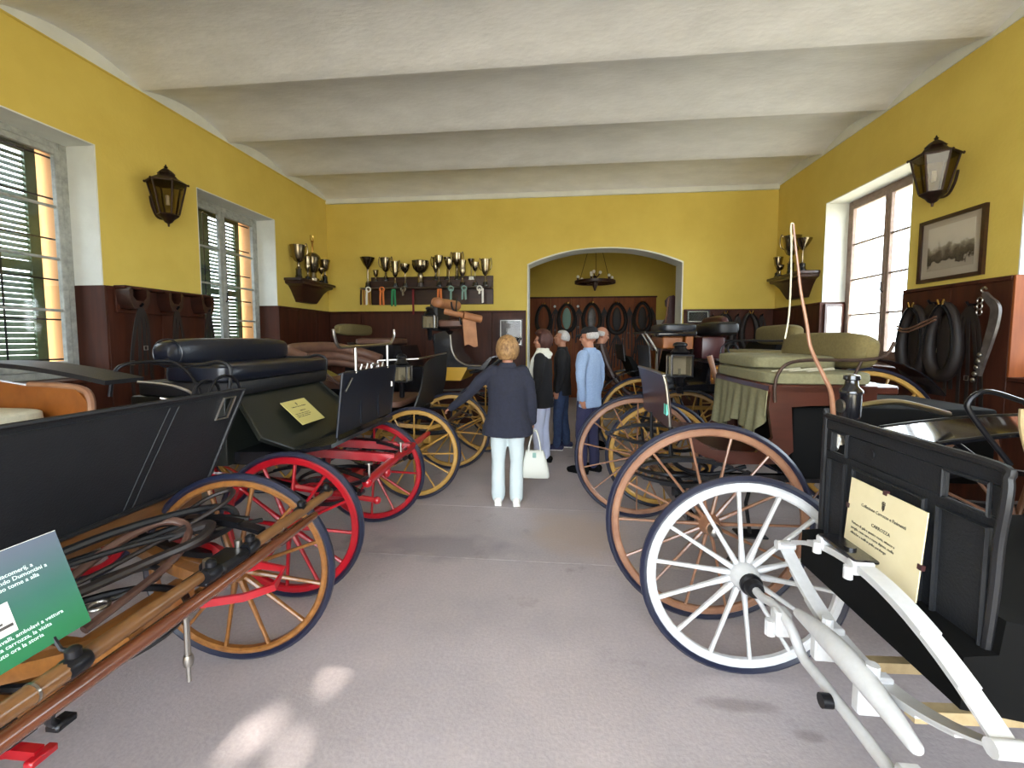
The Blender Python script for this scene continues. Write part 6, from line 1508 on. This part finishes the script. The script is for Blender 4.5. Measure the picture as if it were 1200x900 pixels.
def person(label, loc, rz, h, top, topm, legm, hair, hairm, arms, turn=0.0, tilt=0.0, lean=0.0, hem=0.80, hemw=1.0, legs=((0.10, 0.0), (-0.10, 0.02)), shoe='black_matte', flare=1.0, stout=1.0):
    """local frame: facing +Y, +X to the person's right hand. arms: {'l': (elbow, wrist, hand dir, palm normal), 'r': ...} in metres for h = 1.75"""
    k = h / 1.75
    M = Matrix.Translation(V(loc)) @ Matrix.Rotation(rz, 4, 'Z') @ Matrix.Scale(k, 4)
    b = MB()
    ln = lambda z: lean * max(0.0, z - 0.95)                      # forward lean above the hips
    # body: one continuous skin under the clothes
    b.loft(rings([(0.86, .13, .09, 0, 0), (0.95, .155, .105, 0, 0), (1.08, .135, .095, 0, ln(1.08)), (1.22, .15, .105, 0, ln(1.22)), (1.36, .15, .085, 0, ln(1.36)), (1.43, .09, .06, 0, ln(1.44)), (1.49, .058, .058, 0, ln(1.49) + .01)]))
    hx = V(0, ln(1.62) + 0.015, 1.625)
    b.limb([(0, ln(1.42), 1.42), (0, ln(1.5) + .008, 1.50), hx + V(0, 0, -0.06)], [.062, .056, .055])
    HR = Matrix.Rotation(turn, 4, 'Z') @ Matrix.Rotation(tilt, 4, 'X')
    head_geo(b, hx, HR)
    for (lx, ly) in legs:
        b.limb([(0.09 if lx > 0 else -0.09, 0, 0.90), (lx, ly * .5 + .02, 0.48), (lx, ly, 0.09)], [.075, .05, .036])
        b.limb([(lx, ly - 0.03, 0.045), (lx, ly + 0.10, 0.03)], [.035, .03])
    sh = {'l': V(-0.185, ln(1.42), 1.415), 'r': V(0.185, ln(1.42), 1.415)}
    for s_, (el, wr, hd, pn) in arms.items():
        side = -1 if s_ == 'l' else 1; b.limb([sh[s_] + V(-side * .035, 0, -.025), V(el), V(wr)], [.036, .032, .026])
        hand(b, wr, hd, pn, (-side * .2, 1, 0.2), 1.0 if h > 1.68 else 0.92)
    body = soft(b, 'person', 'skin', None, M, 0.0085 * k, 3)
    tag(body, label, 'person', 'visitors looking at the carriages')
    # clothes
    t = MB(); st = stout
    t.loft(rings([(hem, .185 * hemw * st, .135 * hemw * st, 0, 0), (hem + .06, .182 * hemw * st, .132 * hemw * st, 0, 0), (0.96, .178 * st, .13 * st, 0, 0), (1.10, .165 * st, .118 * st, 0, ln(1.10)), (1.24, .178 * st, .125 * st, 0, ln(1.24)), (1.36, .19, .118, 0, ln(1.36)), (1.43, .155, .088, 0, ln(1.43)), (1.465, .085, .07, 0, ln(1.47)), (1.485, .07, .064, 0, ln(1.5) + .004)]))
    for s_, (el, wr, hd, pn) in arms.items():
        el, wr = V(el), V(wr); sx_ = -1 if s_ == 'l' else 1
        t.limb([sh[s_] + V(-sx_ * 0.03, 0, -0.005), sh[s_].lerp(el, .45) + V(sx_ * .008, 0, 0), el, el.lerp(wr, .5), wr + (wr - el).normalized() * 0.004], [.074, .068, .056, .052, .044])
    jk = soft(t, top, topm, body, M, 0.013, 5, 0.016, 0.12)
    if top in ('jacket', 'blazer'):                               # stand-up collar
        c_ = MB(); c_.loft(rings([(1.45, .10, .084, 0, ln(1.46)), (1.475, .09, .078, 0, ln(1.5)), (1.505, .08, .074, 0, ln(1.53))])); soft(c_, 'collar', topm, jk, M, 0.011, 3)
    t = MB()
    t.loft(rings([(0.82, .145 * st, .105 * st, 0, 0), (0.92, .165 * st, .12 * st, 0, 0), (1.02, .155 * st, .112 * st, 0, 0)]))
    for (lx, ly) in legs:
        hp = 0.085 if lx > 0 else -0.085
        t.limb([(hp, 0, 0.90), (hp * .4 + lx * .6, ly * .3 + .012, 0.68), (lx, ly * .5 + .02, 0.46), (lx, ly * .8, 0.24), (lx, ly, 0.085)], [.098 * st, .088, .072, .066 * flare, .066 * flare])
    soft(t, 'trousers', legm, body, M, 0.013, 5, 0.014, 0.10)
    for (lx, ly) in legs:
        t = MB(); t.limb([(lx, ly - 0.06, 0.05), (lx, ly + 0.02, 0.055), (lx * 1.06, ly + 0.12, 0.04), (lx * 1.08, ly + 0.165, 0.032)], [.042, .047, .043, .031]); t.b2((lx - .036, ly - .085, 0.0), (lx + .04, ly + .17, 0.022)); 
        sh_ = soft(t, 'shoe', shoe, body, M, 0.009, 3)
    hg = MB(); hair_geo(hg, hx, HR, 1.0, hair); soft(hg, 'hair', hairm, body, M, 0.008, 2)
    for sx_ in (-1, 1):
        e = MB(); e.ell((0, 0, 0), (0.011, 0.008, 0.007), 10, 8); e2 = MB(); e2.add(e.v, e.f, Matrix.Translation(hx) @ HR @ Matrix.Translation((sx_ * 0.03, 0.078, 0.004))); soft_eye = e2
        me = MB(); me.add(e2.v, e2.f, M); me.build('eye', 'ink', body)
    return body, jk, M, hx, HR, ln

ARM_DOWN = lambda s, f=0.0: ((s * 0.225, -0.01 + f * .3, 1.13), (s * 0.235, 0.05 + f, 0.89), (0, 0.12, -1), (-s, 0, 0))
# woman in the navy jacket, reaching out with her left hand, tote bag in the right
p1, jk1, M1, hx1, HR1, ln1 = person('woman seen from behind in navy jacket and white trousers, reaching out one arm', (-0.485, 4.18, 0), R(4), 1.60,
    'jacket', 'cloth_navy', 'cloth_white', 'bob', 'hair_blond',
    {'l': ((-0.40, 0.05, 1.18), (-0.62, 0.20, 1.00), (-0.75, 0.4, -0.45), (0.3, 0.2, -1)), 'r': ((0.25, 0.02, 1.13), (0.265, 0.07, 0.88), (0, 0.05, -1), (-1, 0.3, 0))},
    hem=0.745, hemw=1.22, legs=((0.095, 0.0), (-0.10, 0.02)), shoe='white_card', flare=1.12, stout=1.22)
sm = MB()
for xx in (-0.10, 0.0, 0.10): sm.tube([M1 @ V(xx, -0.132 - (0.006 if xx == 0 else 0), 1.36), M1 @ V(xx * 1.05, -0.135, 1.1), M1 @ V(xx * 1.2, -0.165, 0.84)], 0.003, 6)
# woman with the pale scarf
p2, jk2, M2, hx2, HR2, ln2 = person('woman with dark red hair in black jacket and pale scarf, seen side on', (-0.20, 5.62, 0), R(78), 1.69,
    'jacket', 'cloth_black', 'cloth_lilac', 'bob', 'hair_red',
    {'l': ARM_DOWN(-1, 0.05), 'r': ((0.235, 0.04, 1.14), (0.20, 0.17, 0.97), (-0.2, 0.7, -0.5), (-1, 0, 0))}, turn=R(8), hem=0.76, hemw=1.06, legs=((0.09, -0.02), (-0.09, 0.04)), flare=1.0)
t = MB()
t.loft(rings([(1.40, .125, .10, 0, -0.01), (1.46, .11, .095, 0, 0), (1.51, .095, .085, 0, .005), (1.54, .085, .08, 0, .005)]))
t.limb([(-0.09, 0.05, 1.47), (-0.085, 0.10, 1.38), (-0.07, 0.135, 1.25), (-0.065, 0.14, 1.12)], [.036, .04, .036, .03]); t.limb([(0.08, 0.05, 1.47), (0.06, 0.12, 1.36), (0.02, 0.14, 1.24)], [.036, .04, .03])
t.limb([(0.12, -0.02, 1.45), (0.0, -0.10, 1.46), (-0.12, -0.02, 1.45)], [.03, .035, .03])
sc2 = soft(t, 'scarf', 'cloth_scarf', p2, M2, 0.011, 4, 0.012, 0.06)
# grey-haired man in black jacket and jeans, looking up
p3, jk3, M3, hx3, HR3, ln3 = person('grey-haired man in black jacket and jeans looking up at the carriages', (0.05, 6.42, 0), R(84), 1.73,
    'jacket', 'cloth_black', 'cloth_jeans', 'short', 'hair_grey', {'l': ARM_DOWN(-1, 0.0), 'r': ARM_DOWN(1, 0.02)}, turn=R(6), tilt=R(14), hem=0.80, hemw=1.0, shoe='cloth_dark_blue', legs=((0.10, -0.06), (-0.10, 0.06)))
for (lx, ly) in ((0.10, -0.06), (-0.10, 0.06)):
    t = MB(); t.b2((lx - .038, ly - .09, 0.001), (lx + .043, ly + .18, 0.02), 0.006); me = MB(); me.add(t.v, t.f, M3); me.build('shoe_sole', 'white_card', p3)
# man in the pale blue blazer with the black cap
p4, jk4, M4, hx4, HR4, ln4 = person('man in pale blue blazer, dark trousers and black cap, hands behind his back', (0.36, 5.30, 0), R(58), 1.74,
    'blazer', 'cloth_blazer', 'cloth_dark_blue', 'short', 'hair_grey',
    {'l': ((-0.26, -0.03, 1.15), (-0.20, -0.02, 0.92), (0.1, -0.1, -1), (1, 0, 0)), 'r': ((0.235, -0.03, 1.14), (0.245, 0.02, 0.90), (0, 0.1, -1), (-1, 0, 0))}, turn=R(18), tilt=R(-4), hem=0.80, hemw=1.02, legs=((0.10, -0.03), (-0.10, 0.04)))
t = MB(); T4 = Matrix.Translation(hx4) @ HR4; c_ = MB()
c_.loft(rings([(0.045, .083, .104, 0, -0.012), (0.075, .083, .104, 0, -0.012), (0.105, .07, .09, 0, -0.014), (0.125, .04, .055, 0, -0.016), (0.13, .01, .01, 0, -0.016)]))
br = MB(); br.sheet(lambda u, v: V((u - .5) * 0.15 * (1 - 0.35 * v * v), 0.07 + 0.085 * v * (1 - 1.2 * (u - .5) ** 2), 0.05 - 0.018 * v - 0.03 * (2 * (u - .5)) ** 2), 10, 5, 0.006)
t.add(c_.v, c_.f, T4); cap_o = soft(t, 'cap', 'cloth_black', p4, M4, 0.008, 3)
me = MB(); me.add(br.v, br.f, M4 @ T4); me.build('peak', 'cloth_black', cap_o)
me = MB(); e_ = MB(); e_.ell((0.078, -0.04, 0.07), (0.008, 0.022, 0.02), 10, 8); me.add(e_.v, e_.f, M4 @ T4); me.build('badge', 'white_card', cap_o)
bt = MB(); bt.sweep([V(0.0, -0.128, 1.0), V(0, -0.138, 0.82)], [(-0.002, -0.004), (0.002, -0.004), (0.002, 0.004), (-0.002, 0.004)], (0, 1, 0))
# bald man bending forward further back
p5, jk5, M5, hx5, HR5, ln5 = person('balding man in dark brown clothes bending towards the dark carriage', (0.50, 6.52, 0), R(-78), 1.78,
    'jacket', 'cloth_brown', 'cloth_black', 'bald', 'hair_grey',
    {'l': ((-0.23, 0.14, 1.14), (-0.20, 0.27, 0.98), (0, 0.7, -0.6), (1, 0, 0)), 'r': ((0.23, 0.14, 1.14), (0.20, 0.28, 0.99), (0, 0.7, -0.6), (-1, 0, 0))}, tilt=R(-12), lean=0.16, hem=0.82)

# white tote bag held in the first woman's right hand
hb = M1 @ V(0.275, 0.085, 0.80)
bg_ = thing('tote_bag', 'white leather tote bag held by the woman in the navy jacket', 'bag', (hb.x + 0.0, hb.y, 0.24))
cx_, cy_ = hb.x + 0.01, hb.y
def bring(z, w, d): return [V(cx_ + w * math.copysign(abs(math.cos(a)) ** .5, math.cos(a)), cy_ + d * math.copysign(abs(math.sin(a)) ** .5, math.sin(a)), z) for a in [2 * math.pi * i / 24 for i in range(24)]]
a = MB(); a.loft([bring(0.245, .135, .045), bring(0.255, .145, .055), bring(0.33, .14, .06), bring(0.42, .115, .05), bring(0.50, .09, .03), bring(0.515, .085, .012)]); a.build('body', 'bag_leather', bg_, angle=60)
for s_ in (-1, 1):
    a = MB(); a.tube(curve_pts([(cx_ - .06, cy_ + s_ * .022, 0.48), (cx_ - .05, cy_ + s_ * .02, 0.58), (cx_ - .015, hb.y + s_ * .008, hb.z - 0.035), (cx_ + .02, hb.y + s_ * .008, hb.z - 0.035), (cx_ + .05, cy_ + s_ * .02, 0.58), (cx_ + .06, cy_ + s_ * .022, 0.48)], 5), 0.008, 8); a.build('handle', 'bag_leather', bg_)
a = MB(); a.box((cx_ - 0.0, cy_ - 0.05, 0.475), (0.035, 0.01, 0.05), None, 0.004); a.build('tag', 'cloth_teal', bg_)
